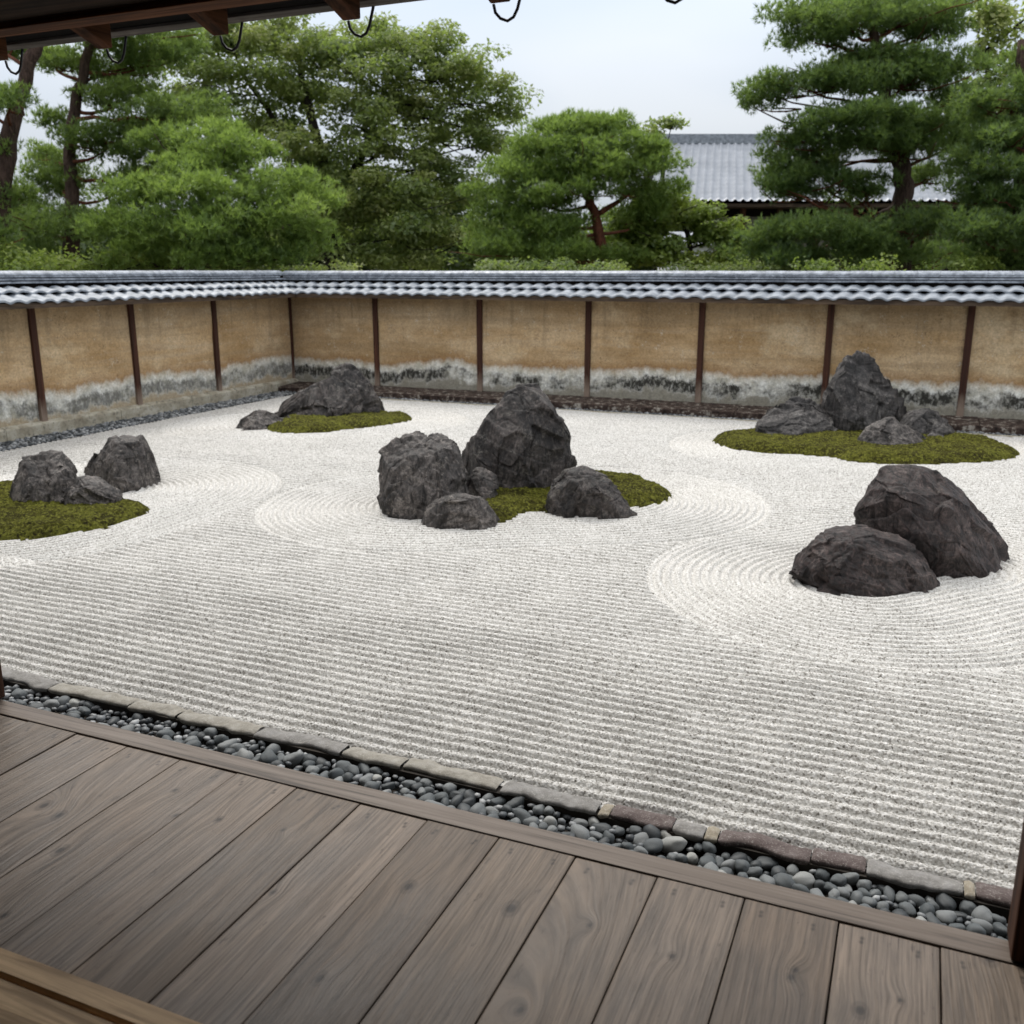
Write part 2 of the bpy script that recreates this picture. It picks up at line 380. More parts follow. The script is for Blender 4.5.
col = n.ramp(a, [(.36, (.059, .044, .033)), (.46, (.134, .103, .080)), (.64, (.193, .156, .128))])
M['edge_board'] = n.done(col, .55, n.bump(a, .35, .005), .35)

def mat_leaf(name, a, b, c_, tr=.58):
    n = N(name)
    col = n.ramp(n.attr('tint'), [(0, a), (.5, b), (1, c_)])
    d = n.node('ShaderNodeBsdfDiffuse'); t = n.node('ShaderNodeBsdfTranslucent'); g = n.node('ShaderNodeBsdfGlossy'); g.inputs['Roughness'].default_value = .5
    n.l(col, d.inputs[0]); n.l(n.mix(.6, col, (.27, .37, .06)), t.inputs[0])
    m1 = n.node('ShaderNodeMixShader'); m1.inputs[0].default_value = tr; n.l(d.outputs[0], m1.inputs[1]); n.l(t.outputs[0], m1.inputs[2])
    m2 = n.node('ShaderNodeMixShader'); m2.inputs[0].default_value = .04; n.l(m1.outputs[0], m2.inputs[1]); n.l(g.outputs[0], m2.inputs[2])
    n.l(m2.outputs[0], n.o.inputs[0]); return n.m
M['pine'] = mat_leaf('pine needles', (.077, .137, .041), (.151, .236, .066), (.242, .335, .087))
M['pine_dark'] = mat_leaf('dark pine needles', (.059, .113, .041), (.109, .190, .061), (.174, .266, .079))
M['pine_bright'] = mat_leaf('bright pine needles', (.111, .191, .045), (.196, .298, .067), (.298, .406, .090))
M['broad'] = mat_leaf('broad leaves', (.104, .156, .051), (.207, .258, .079), (.343, .360, .121))
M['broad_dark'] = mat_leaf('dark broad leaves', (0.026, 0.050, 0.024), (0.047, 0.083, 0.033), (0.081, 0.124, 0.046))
M['lime'] = mat_leaf('lime green leaves', (.132, .197, .040), (.247, .322, .063), (.380, .431, .090))
def mat_bark(name, lo, hi):
    n = N(name); a = n.noise(n.co((6, 6, 1.6)), 2.2, 7, .7, .4)
    return n.done(n.ramp(a, [(.35, lo), (.65, hi)]), .9, n.bump(n.vor(n.co((6, 6, 2)), 2.5, 'DISTANCE_TO_EDGE'), .8, .06), .2)
M['bark'] = mat_bark('grey brown pine bark', (.030, .019, .015), (.088, .056, .044))
M['bark_red'] = mat_bark('red pine bark', (.06, .022, .013), (.17, .062, .035))
M['bark_dark'] = mat_bark('dark bark', (.012, .010, .008), (.04, .032, .026))
n = N('white plaster'); M['white'] = n.done((.72, .73, .74), .9)

# ------------------------------------------------------------------ setting: ground and gravel
V, F = np.array([(-300, -300, -.16), (300, -300, -.16), (300, 300, -.16), (-300, 300, -.16)]), np.array([(0, 1, 2, 3)])
o = link('ground', mesh_np('ground', V, F), M['ground']); o['kind'] = 'structure'

# rings raked round the stones: segment a-b, last ring radius
RINGS = [([(-4.26,7.87),(-2.73,8.79)], 1.58),
         ([(-0.23,6.97),(0.37,7.66)], 1.52),
         ([(-7.53,6.07),(-7.53,7.18)], 1.7),
         ([(-1.6,12.45),(0.59,13.23)], 1.35),
         ([(-8.86,11.23),(-7.35,12.39)], 1.25)]
SP = .080
def seg_dist(x, y, ab):
    (ax, ay), (bx, by) = ab
    dx, dy = bx - ax, by - ay
    t = np.clip(((x - ax) * dx + (y - ay) * dy) / (dx * dx + dy * dy), 0, 1)
    return np.hypot(x - ax - t * dx, y - ay - t * dy)
def raked(x, y):
    p = np.stack([x * .9, y * .9, 0 * x], 1)
    ph = y / SP + .16 * vnoise(p, 3) + .06 * vnoise(p * 3.1, 4)
    ds = np.stack([seg_dist(x, y, ab) / r for ab, r in RINGS], 0)
    k = ds.argmin(0); dm = ds.min(0)
    rr = np.array([r for _, r in RINGS])[k]
    inside = dm < 1
    ph2 = dm * rr / .072 + .06 * vnoise(p * 2.3, 5)
    ph = np.where(inside, ph2, ph)
    c = .5 + .5 * np.cos(2 * np.pi * ph)
    hgt = (.5 + .5 * np.tanh(1.7 * (2 * c - 1)) / math.tanh(1.7)) * np.clip((y - 3.43) / .09, .12, 1)
    edge = np.abs(dm - 1) * rr
    return np.where(inside, .024, .030) * hgt * (.85 + .2 * vnoise(p * 4, 8)) * np.clip(.45 + edge / .05, 0, 1) - .017
def axis(segs):
    out_ = []
    for a, b, s in segs: out_.append(np.arange(a, b - s * .01, s))
    return np.concatenate(out_ + [[segs[-1][1]]])
def gravel_band(xs, ys, cell, amp, shade):
    X, Y = np.meshgrid(xs, ys); x, y = X.ravel(), Y.ravel()
    h, idv = stones2d(x / cell, y / cell, 5)
    z = raked(x, y) + h * amp + .004 * vnoise(np.stack([x * 2, y * 2, 0 * x], 1), 6)
    return np.stack([x, y, z], 1), grid_faces(len(xs), len(ys)), idv
bands = [gravel_band(axis([(-10.42, -6, .03), (-6, 1.9, .0042), (1.9, 9, .03)]), axis([(3.445, 5.1, .0038)]), .0110, .0070, 1),
         gravel_band(axis([(-10.42, -8.6, .03), (-8.6, 2.9, .009), (2.9, 9, .03)]), axis([(5.1, 9.2, .0075)]), .0150, .0040, 1),
         gravel_band(axis([(-10.42, 4, .019), (4, 9, .04)]), axis([(9.2, 14.44, .0115)]), .030, .0022, 1)]
n0 = 0; VV, FF, II = [], [], []
for v_, f_, i_ in bands:
    VV.append(v_); FF.append(f_ + n0); II.append(i_); n0 += len(v_)
me = mesh_np('gravel', np.concatenate(VV), np.concatenate(FF)); attr(me, 'stone', np.concatenate(II))
o = link('gravel', me, M['gravel'], None, True); o['kind'] = 'stuff'
del bands, VV, FF, II
mb = MB(); mb.box(-10.44, 9, 3.47, 14.42, -.155, -.075); o = mb.build('gravel_bed', M['soil']); o['kind'] = 'structure'

# moss carpets
def inside_poly(x, y, poly):
    ins = np.zeros(len(x), bool); m = len(poly)
    for i in range(m):
        x1, y1 = poly[i]; x2, y2 = poly[(i + 1) % m]
        ins ^= ((y1 > y) != (y2 > y)) & (x < (x2 - x1) * (y - y1) / (y2 - y1 + 1e-12) + x1)
    return ins
def poly_dist(x, y, poly):
    d = np.full(len(x), 9.)
    for i in range(len(poly)): d = np.minimum(d, seg_dist(x, y, (poly[i], poly[(i + 1) % len(poly)])))
    return d
def smooth_poly(poly, it=2):
    p = np.array(poly)
    for _ in range(it):
        q = np.roll(p, -1, 0); p = np.stack([.75 * p + .25 * q, .25 * p + .75 * q], 1).reshape(-1, 2)
    return p
def moss(label, poly, s, hmax):
    p = smooth_poly(poly); x0, y0 = p.min(0) - .1; x1, y1 = p.max(0) + .1
    xs, ys = np.arange(x0, x1, s), np.arange(y0, y1, s)
    X, Y = np.meshgrid(xs, ys); x, y = X.ravel(), Y.ravel()
    sd_ = np.where(inside_poly(x, y, p), 1, -1) * poly_dist(x, y, p)
    q = np.stack([x, y, 0 * x], 1)
    sd_ = sd_ + .018 * fbm(q * 5, 3, 2) + .015
    h1, _ = stones2d(x / .055, y / .055, 31); h2, _ = stones2d(x / .024, y / .024, 37)
    z = hmax * np.clip(sd_ / .10, -1, 1) + .020 * h1 + .014 * h2 + .02 * fbm(q * 2.5, 3, 9) + .012
    z = z + np.minimum(sd_, 0) * .5
    F = grid_faces(len(xs), len(ys)); keep = (sd_ > -.10)[F].any(1); F = F[keep]
    used, inv = np.unique(F, return_inverse=True)
    me = mesh_np('moss_patch', np.stack([x, y, z], 1)[used], inv.reshape(F.shape))
    return tag(link('moss_patch', me, M['moss'], None, True), label, 'moss', 'moss islands in the gravel')
moss('moss island at the left frame edge, under the lobed grey boulder', [(-7.69,5.39),(-7.02,5.43),(-6.88,5.49),(-6.68,5.68),(-6.53,5.92),(-6.48,6.16),(-6.49,6.39),(-6.54,6.59),(-6.66,6.68),(-6.83,6.74),(-7.05,6.78),(-7.6,6.96),(-8.33,7),(-8.64,6.77),(-8.91,6.41)], .011, .05)
moss('small far moss strip in front of the broad pointed rock near the wall corner', [(-8.39,10.9),(-8.03,10.82),(-7.73,10.99),(-7.5,11.27),(-7.32,11.64),(-7.06,12.05),(-7.02,12.58),(-7.24,12.82),(-7.62,12.95),(-8.44,12.84),(-8.96,12.5),(-8.75,11.69)], .016, .05)
moss('moss around the tallest stone of the middle group, spilling out to its right', [(-3.98,7.45),(-3.57,7.44),(-3.32,7.54),(-3.32,8.02),(-3.08,8.12),(-2.85,8.38),(-2.37,8.59),(-2.26,8.83),(-2.21,8.99),(-2.2,9.23),(-2.34,9.44),(-2.64,9.73),(-2.98,9.75),(-3.57,9.79),(-4.12,9.38),(-4.33,8.91),(-4.3,8.17)], .012, .05)
moss('long moss island carrying the four stones in front of the far wall at right', [(-2.4,12.55),(-2.34,12.92),(-2.13,13.23),(-1.92,13.59),(-1.13,14.82),(-0.09,14.95),(0.65,13.98),(0.97,13.7),(1.2,13.34),(1.23,13.13),(1.09,12.65),(0.76,12.34),(0.28,11.99),(-0.06,11.85),(-0.47,11.75),(-0.92,12),(-1.3,12.02),(-1.75,11.97),(-2.08,12.09)], .016, .06)

# ------------------------------------------------------------------ stones
def make_rock(label, hulls, mat, seed, amp=1., voxel=.014, grain=(0, 0, 1), group=None, strat=1.0, facet=.85):
    bm = bmesh.new()
    for h in hulls:
        vs = [bm.verts.new(p) for p in h]
        r = bmesh.ops.convex_hull(bm, input=vs)
        junk = [e for e in r['geom_interior'] if isinstance(e, bmesh.types.BMVert)]
        if junk: bmesh.ops.delete(bm, geom=junk, context='VERTS')
    tmp = bpy.data.meshes.new('tmp'); bm.to_mesh(tmp); bm.free()
    to = bpy.data.objects.new('tmp', tmp); COL.objects.link(to)
    md = to.modifiers.new('v', 'REMESH'); md.mode = 'VOXEL'; voxel *= .72; md.voxel_size = voxel
    sm = to.modifiers.new('s', 'SMOOTH'); sm.factor = .5; sm.iterations = 1
    dg = bpy.context.evaluated_depsgraph_get(); me = bpy.data.meshes.new_from_object(to.evaluated_get(dg))
    bpy.data.objects.remove(to)
    nv = len(me.vertices); co = np.empty(nv * 3, np.float32); me.vertices.foreach_get('co', co); co = co.reshape(-1, 3).astype(float)
    nr = np.empty(nv * 3, np.float32); me.vertices.foreach_get('normal', nr); nr = nr.reshape(-1, 3).astype(float)
    size = (co.max(0) - co.min(0)); S = float(np.cbrt(size.prod())); ctr = (co.max(0) + co.min(0)) / 2
    g = np.array(grain, float); g /= np.linalg.norm(g)
    q = (co - ctr) + seed * 3.7
    al = (q @ g)[:, None] * g; qs = q - al * .72                       # stretched along the grain
    # split faces: the skin breaks into patches, each pressed towards its own cleavage plane
    keep = 1 - .75 * np.clip((co[:, 2] / co[:, 2].max() - .80) / .15, 0, 1)                # peaks keep their outline
    for sc_, k_ in ((2.0, facet), (4.6, .75)):
        qq = (co - ctr) + seed * 3.7; al = (qq @ g)[:, None] * g; qq = qq - al * .45
        _, _, cid = worley(qq / S * sc_ + .08 * np.stack([vnoise(qq / S * 4, seed + k) for k in range(3)], 1), seed + int(sc_ * 10))
        _, inv = np.unique(cid, return_inverse=True); m_ = inv.max() + 1
        cnt = np.bincount(inv, minlength=m_)[:, None]
        cc_ = np.stack([np.bincount(inv, co[:, k], m_) for k in range(3)], 1) / cnt
        nn_ = np.stack([np.bincount(inv, nr[:, k], m_) for k in range(3)], 1); nn_ /= np.linalg.norm(nn_, axis=1, keepdims=True) + 1e-9
        dist = ((co - cc_[inv]) * nn_[inv]).sum(1)
        co = co - (k_ * keep * np.clip(dist, -.09 * S, .09 * S))[:, None] * nn_[inv]
    d = np.zeros(nv)
    for sc_, am, cr_ in ((1.6, .016, .012), (3.9, .010, .012)):
        w0 = qs / S * sc_ + .22 * np.stack([vnoise(q / S * 3, seed + k) for k in range(3)], 1)
        f1, f2, idv = worley(w0, seed + int(sc_))
        tilt = np.stack([_hash((idv * 9e5).astype(np.int64), np.full(nv, k), np.full(nv, 7)) - .5 for k in range(3)], 1)
        d += am * S * ((idv - .5) * .7 + (np.sin(w0 * 1.9) * tilt).sum(1) * 1.1)          # chiselled facets
        d -= cr_ * S * (1 - np.clip((f2 - f1) / .10, 0, 1))                                # fissures
    g2 = np.array([.35, .2, .9]) + .5 * g; g2 /= np.linalg.norm(g2)
    sp_ = (q @ g2) / S * 7 + .5 * vnoise(q / S * 2.2, seed + 4)
    d += strat * .012 * S * ((sp_ % 1) ** 1.5 - .4) * (.5 + .5 * vnoise(q / S * 1.7, seed + 6))       # stepped ledges
    d += .006 * S * fbm(q / S * 2.0, 3, seed + 5)
    d += strat * .007 * S * (ridged(qs / S * 8, 5, seed + 9) - .6)
    d += .005 * S * fbm(qs / S * 20, 4, seed + 2, .62)
    d += .0025 * fbm(q / .03, 2, seed + 3)
    d -= d.mean() - .014 * S
    d *= amp
    d = np.clip(d, -.07 * S, .034 * S)
    co2 = co + nr * d[:, None]
    me.vertices.foreach_set('co', co2.astype(np.float32).ravel()); me.update()
    base = np.array([ctr[0], ctr[1], 0.])
    me.transform(Matrix.Translation(Vector(-base)))
    o = link('rock', me, mat, None, True); o.location = base
    return tag(o, label, 'rock', group)
GM, GR, GF, GL, GB = ('stones of the middle group', 'stones on the long moss island at right', 'pair of dark stones at the right front', 'stones at the left edge', 'stones near the far corner')
make_rock('tallest rock of the middle group, dark with a pointed top and a broad left shoulder', [[(-3.679,8.821,1.081),(-3.605,8.852,1.101),(-3.544,8.943,1.105),(-3.484,8.958,1.055),(-3.418,8.986,0.893),(-3.277,8.991,0.728),(-3.22,9.016,0.594),(-3.17,9.037,0.398),(-3.132,8.999,0.2),(-3.79,8.774,1.001),(-3.806,8.658,0.864),(-4.034,8.67,0.522),(-4.093,8.645,0.294),(-3.688,8.513,0.771),(-3.352,8.601,0.53),(-3.287,8.661,0.171),(-3.679,9.147,0.943),(-3.405,9.318,0.461),(-4.036,9.05,0.568),(-3.535,8.404,-0.12),(-3.345,8.623,-0.12),(-3.247,8.905,-0.12),(-3.282,9.404,-0.12),(-3.944,8.512,-0.12),(-4.35,9.34,-0.12),(-3.667,10.047,-0.12)],[(-3.94,8.688,0.863),(-3.882,8.757,0.887),(-3.791,8.828,0.924),(-3.995,8.687,0.728),(-4.053,8.662,0.553),(-4.149,8.622,0.357),(-4.222,8.536,0.273),(-3.766,8.567,0.708),(-3.884,8.462,0.415),(-4.372,8.835,-0.12),(-3.916,8.524,-0.12),(-3.706,8.809,-0.12),(-3.659,8.829,0.419)]], M['rock_grey'], 3, .7, .013, (.25, 0, 1), GM)
make_rock('blocky rock with a flat lumpy top, leftmost of the middle group', [[(-4.397,7.446,0.537),(-4.187,7.448,0.59),(-3.92,7.561,0.571),(-3.823,7.711,0.515),(-4.444,7.795,0.616),(-4.314,7.992,0.603),(-4.069,8.041,0.612),(-3.96,8.033,0.563),(-3.904,8.003,0.427),(-4.534,7.627,0.543),(-4.53,7.574,0.419),(-4.583,7.552,0.11),(-4.485,7.398,-0.12),(-4.273,7.289,-0.12),(-4.095,7.287,-0.12),(-3.862,7.424,-0.12),(-3.83,7.925,-0.12),(-4.074,8.457,-0.12),(-4.711,8.091,-0.12),(-3.854,7.915,0.273)],[(-4.409,7.734,0.648),(-4.39,7.818,0.703),(-4.358,7.919,0.718),(-4.279,7.952,0.699),(-4.198,7.878,0.639),(-4.294,7.565,0.608),(-4.116,7.641,0.59),(-4.178,7.56,0.552)],[(-4.277,7.844,0.62),(-4.29,7.948,0.622),(-4.2,7.986,0.709),(-4.13,8.037,0.715),(-4.042,8.031,0.673),(-3.955,7.981,0.582),(-4.088,7.686,0.584),(-3.91,7.783,0.552)]], M['rock_pale'], 11, 1.1, .012, (.2, .1, 1), GM)
make_rock('small rounded rock wedged between the blocky and the tallest stone of the middle group', [[(-3.914,8.108,0.299),(-3.842,8.138,0.358),(-3.745,8.18,0.348),(-3.674,8.21,0.259),(-3.63,8.228,0.11),(-3.722,8.037,0.299),(-3.556,8.084,-0.12),(-3.566,7.828,-0.12),(-3.84,7.879,-0.12),(-4.13,8.433,-0.12),(-3.759,8.495,-0.12),(-3.951,8.092,0.15)]], M['rock_grey'], 17, 1., .010, (0, 0, 1), GM)
make_rock('low rounded rock at the very front of the middle group', [[(-3.936,7.24,0.065),(-3.861,7.294,0.188),(-3.726,7.384,0.264),(-3.602,7.436,0.282),(-3.434,7.475,0.198),(-3.353,7.488,0.101),(-3.644,7.201,0.257),(-3.435,7.268,0.235),(-3.913,7.176,-0.12),(-3.76,7.131,-0.12),(-3.544,7.187,-0.12),(-3.343,7.272,-0.12),(-3.274,7.484,-0.12),(-3.467,7.789,-0.12),(-4.03,7.55,-0.12)]], M['rock_pale'], 23, 1.1, .010, (1, .3, .5), GM)
make_rock('squat rugged rock at the right end of the middle group', [[(-3.039,8.039,0.128),(-3.024,8.1,0.288),(-2.956,8.183,0.382),(-2.879,8.216,0.373),(-2.794,8.284,0.405),(-2.702,8.302,0.38),(-2.535,8.307,0.279),(-2.395,8.367,0.164),(-2.316,8.346,0.013),(-2.812,7.972,0.351),(-2.595,8.042,0.309),(-3.05,8.047,-0.12),(-2.879,7.959,-0.12),(-2.673,8.007,-0.12),(-2.441,8.027,-0.12),(-2.241,8.151,-0.12),(-2.404,8.617,-0.12),(-3.216,8.678,-0.12)]], M['rock_grey'], 29, 1.1, .011, (.6, 0, 1), GM)
make_rock('tall domed rock with a cleft peak on the long moss island', [[(-1.184,13.816,0.449),(-1.152,13.829,0.713),(-1.042,13.876,0.932),(-0.925,13.926,1.055),(-0.849,13.958,1.055),(-0.774,14.044,1.023),(-0.288,14.196,0.169),(-1.152,13.829,0.198),(-0.891,13.614,0.76),(-0.806,13.596,0.223),(-1.057,13.687,-0.12),(-0.778,13.455,-0.12),(-0.554,13.55,-0.12),(-1.12,15.037,-0.12),(-0.452,15.321,-0.12),(-0.867,14.276,0.693)],[(-0.849,13.958,1.055),(-0.782,14.019,1.134),(-0.678,14.063,1.107),(-0.524,14.128,0.943),(-0.331,14.21,0.626),(-0.21,14.251,0.433),(-0.135,14.261,0.183),(-0.57,13.805,0.619),(-0.753,13.465,-0.12),(-0.383,13.708,-0.12),(-0.113,14.648,-0.12),(-0.114,16.02,-0.12),(-0.907,15.683,-0.12),(-0.619,14.381,0.833)]], M['rock_blue'], 37, .9, .017, (0, 0, 1), GR)
make_rock('low broad rock with a rough crest, at the left of the long moss island', [[(-1.942,13.134,0.11),(-1.84,13.177,0.289),(-1.684,13.244,0.398),(-1.415,13.303,0.392),(-1.104,13.49,0.33),(-1.003,13.533,0.152),(-1.897,12.81,-0.12),(-1.631,12.677,-0.12),(-1.329,12.805,-0.12),(-0.977,13.37,-0.12),(-1.104,14.524,-0.12),(-1.939,13.873,-0.12),(-1.698,13.021,0.278),(-1.204,13.23,0.278)],[(-1.712,13.341,0.412),(-1.56,13.459,0.501),(-1.309,13.566,0.515),(-1.186,13.585,0.423),(-1.097,13.601,0.274),(-1.778,14.237,-0.12),(-1.158,14.501,-0.12),(-1.039,13.785,-0.12)]], M['rock_blue'], 41, 1.1, .016, (1, 0, .4), GR)
make_rock('small striped rock in front of the tall domed one on the moss island', [[(-0.597,12.799,0.143),(-0.481,12.871,0.281),(-0.302,12.968,0.381),(-0.195,13.014,0.368),(-0.034,13.06,0.281),(0.121,13.104,0.143),(-0.366,12.735,0.27),(-0.071,12.838,0.223),(-0.626,12.865,-0.12),(-0.441,12.564,-0.12),(-0.148,12.542,-0.12),(0.079,12.785,-0.12),(0.194,13.291,-0.12),(0.054,13.981,-0.12),(-0.513,13.741,-0.12)]], M['rock_pale'], 43, 1., .015, (1, 0, -.2), GR)
make_rock('sloping rock at the right end of the long moss island', [[(-0.133,13.783,0.278),(0.018,13.847,0.386),(0.15,13.903,0.427),(0.333,13.926,0.326),(0.485,13.991,0.177),(0.588,14.034,0.027),(0.032,13.635,0.268),(0.349,13.77,0.161),(0.606,13.708,-0.12),(0.444,13.398,-0.12),(0.181,13.446,-0.12),(-0.065,13.588,-0.12),(-0.153,14.631,-0.12),(0.501,14.531,-0.12)]], M['rock_blue'], 47, 1., .016, (.7, 0, 1), GR)
make_rock('big purple brown rock with a two-peaked ridge sloping down to the right', [[(-0.326,7.53,0.441),(-0.31,7.537,0.497),(-0.261,7.558,0.583),(-0.201,7.605,0.688),(-0.178,7.615,0.742),(-0.131,7.635,0.765),(-0.053,7.69,0.746),(0.018,7.72,0.746),(0.086,7.727,0.765),(0.143,7.73,0.754),(0.183,7.725,0.704),(0.355,7.754,0.581),(0.49,7.768,0.474),(0.606,7.817,0.373),(0.704,7.859,0.255),(0.766,7.864,0.126),(0.798,7.845,0.016),(-0.006,7.373,0.622),(-0.023,7.29,0.466),(0.031,7.291,0.32),(0.398,7.458,0.355),(0.584,7.591,0.226),(-0.305,7.485,0.312),(-0.233,7.99,-0.12),(0.052,7.751,-0.12),(0.307,7.449,-0.12),(0.49,7.476,-0.12),(0.659,7.522,-0.12),(0.797,7.71,-0.12),(0.803,8.187,-0.12),(-0.128,8.637,-0.12),(0.182,8.05,0.511),(0.622,8.205,0.149)]], M['rock_brown'], 53, .7, .011, (.8, 0, -.6), GF)
make_rock('low flat-topped dark rock with slanting layers, nearest stone at right', [[(-0.701,6.844,0.114),(-0.636,6.893,0.214),(-0.547,6.974,0.308),(-0.529,7.047,0.344),(-0.44,7.128,0.356),(-0.375,7.178,0.373),(-0.309,7.227,0.376),(-0.212,7.247,0.366),(-0.078,7.239,0.337),(0.064,7.234,0.27),(0.17,7.214,0.213),(0.235,7.208,0.162),(0.269,7.168,0.087),(-0.453,6.84,0.31),(-0.254,6.859,0.327),(-0.02,6.915,0.258),(0.183,7.067,0.159),(-0.364,6.715,0.172),(-0.737,7.085,-0.12),(-0.562,6.804,-0.12),(-0.433,6.67,-0.12),(-0.266,6.65,-0.12),(-0.093,6.701,-0.12),(0.063,6.881,-0.12),(0.159,7.015,-0.12),(0.297,7.145,-0.12),(0.274,7.622,-0.12),(-0.56,7.491,-0.12),(0.016,7.736,-0.12)]], M['rock_brown'], 59, .75, .010, (1, .3, -.35), GF, 1.8)
make_rock('large lobed grey boulder on the moss at the left frame edge', [[(-7.938,6.355,0.139),(-7.917,6.364,0.238),(-7.87,6.384,0.337),(-7.86,6.41,0.421),(-7.809,6.453,0.466),(-7.728,6.51,0.472),(-7.628,6.508,0.431),(-7.53,6.42,0.26),(-7.634,6.267,0.378),(-7.575,6.238,0.149),(-7.792,6.201,-0.12),(-7.639,6.182,-0.12),(-7.42,6.193,-0.12),(-7.591,6.459,-0.12),(-8.331,6.747,-0.12),(-8.171,6.914,-0.12)],[(-7.715,6.537,0.497),(-7.641,6.59,0.513),(-7.554,6.627,0.494),(-7.464,6.622,0.452),(-7.403,6.615,0.38),(-7.352,6.604,0.297),(-7.299,6.572,0.171),(-7.723,6.501,0.444),(-7.413,6.47,0.377),(-7.851,6.572,-0.12),(-7.403,6.671,-0.12),(-7.886,7.035,-0.12)],[(-7.549,6.357,0.349),(-7.481,6.44,0.387),(-7.339,6.501,0.406),(-7.297,6.54,0.295),(-7.386,6.318,0.293),(-7.223,6.42,0.267),(-7.576,6.251,-0.12),(-7.353,6.303,-0.12),(-7.381,6.504,-0.12),(-7.354,6.549,0.151)]], M['rock_pale'], 61, .9, .012, (.4, 0, 1), GL)
make_rock('low ribbed grey rock leaning on the lobed boulder, at the moss edge', [[(-7.375,6.42,0.108),(-7.332,6.439,0.186),(-7.268,6.509,0.265),(-7.166,6.563,0.311),(-7.08,6.6,0.301),(-6.972,6.624,0.267),(-6.868,6.636,0.196),(-6.84,6.648,0.118),(-7.237,6.349,0.165),(-6.99,6.41,0.251),(-6.84,6.496,0.189),(-7.265,6.258,-0.12),(-6.982,6.297,-0.12),(-6.861,6.43,-0.12),(-6.834,6.65,-0.12),(-7.124,6.88,-0.12),(-7.597,6.68,-0.12)]], M['rock_pale'], 67, .9, .011, (1, 0, -.5), GL)
make_rock('upright flat-topped rock standing alone in the gravel at left', [[(-8.043,7.33,0.109),(-8.006,7.345,0.185),(-7.918,7.383,0.282),(-7.837,7.417,0.411),(-7.781,7.441,0.485),(-7.737,7.481,0.503),(-7.626,7.55,0.5),(-7.476,7.592,0.493),(-7.42,7.594,0.411),(-7.39,7.607,0.303),(-7.363,7.618,0.163),(-7.316,7.584,0.065),(-7.563,7.316,0.468),(-7.359,7.424,0.464),(-7.464,7.25,0.204),(-8.025,7.284,-0.12),(-7.577,7.067,-0.12),(-7.302,7.086,-0.12),(-7.293,7.337,-0.12),(-7.383,7.663,-0.12),(-7.913,8.123,-0.12),(-8.401,7.796,-0.12),(-7.86,7.733,0.301)]], M['rock_pale'], 71, 1., .013, (0, 0, 1), GL)
make_rock('broad pointed rock like a small mountain, farthest left by the wall corner', [[(-9.234,12.149,0.079),(-9.172,12.175,0.157),(-9.034,12.234,0.313),(-8.885,12.297,0.438),(-8.681,12.384,0.515),(-8.249,12.458,0.619),(-7.885,12.722,0.391),(-7.646,12.823,0.22),(-7.579,12.852,0.079),(-9.082,11.987,-0.12),(-8.517,11.791,-0.12),(-8.198,11.82,-0.12),(-7.906,12.156,-0.12),(-7.499,12.771,-0.12),(-8.083,13.484,-0.12),(-9.522,12.873,-0.12),(-8.43,12.164,0.352),(-7.936,12.374,0.397)],[(-8.55,12.439,0.546),(-8.374,12.514,0.654),(-8.242,12.57,0.762),(-8.168,12.601,0.823),(-8.142,12.645,0.821),(-8.086,12.669,0.79),(-7.991,12.709,0.667),(-7.89,12.741,0.529),(-7.741,12.783,0.391),(-8.691,12.379,-0.12),(-7.737,12.9,-0.12),(-8.03,12.388,0.498),(-8.358,12.901,0.507),(-8.887,13.532,-0.12)]], M['rock_grey'], 73, 1., .019, (.7, 0, 1), GB)
make_rock('small low rock left of the broad pointed rock, lying in bare gravel', [[(-8.979,10.982,0.044),(-8.892,11.019,0.16),(-8.741,11.083,0.232),(-8.582,11.151,0.232),(-8.401,11.227,0.146),(-8.311,11.266,0.087),(-8.906,10.82,-0.12),(-8.555,10.641,-0.12),(-8.351,10.866,-0.12),(-8.386,11.433,-0.12),(-8.878,11.962,-0.12),(-9.3,11.565,-0.12),(-8.597,10.982,0.183)]], M['rock_pale'], 79, 1., .016, (1, 0, .3), GB)
make_rock('tiny pale lichen-covered stone at the tip of the far moss strip', [[(-8.635,11.635,0.06),(-8.578,11.659,0.105),(-8.525,11.682,0.06),(-8.537,11.47,-0.12),(-8.399,11.427,-0.12),(-8.501,11.692,-0.12),(-8.793,11.998,-0.12),(-8.817,11.878,-0.12)]], M['rock_pale'], 83, .8, .009, (0, 0, 1), GB)

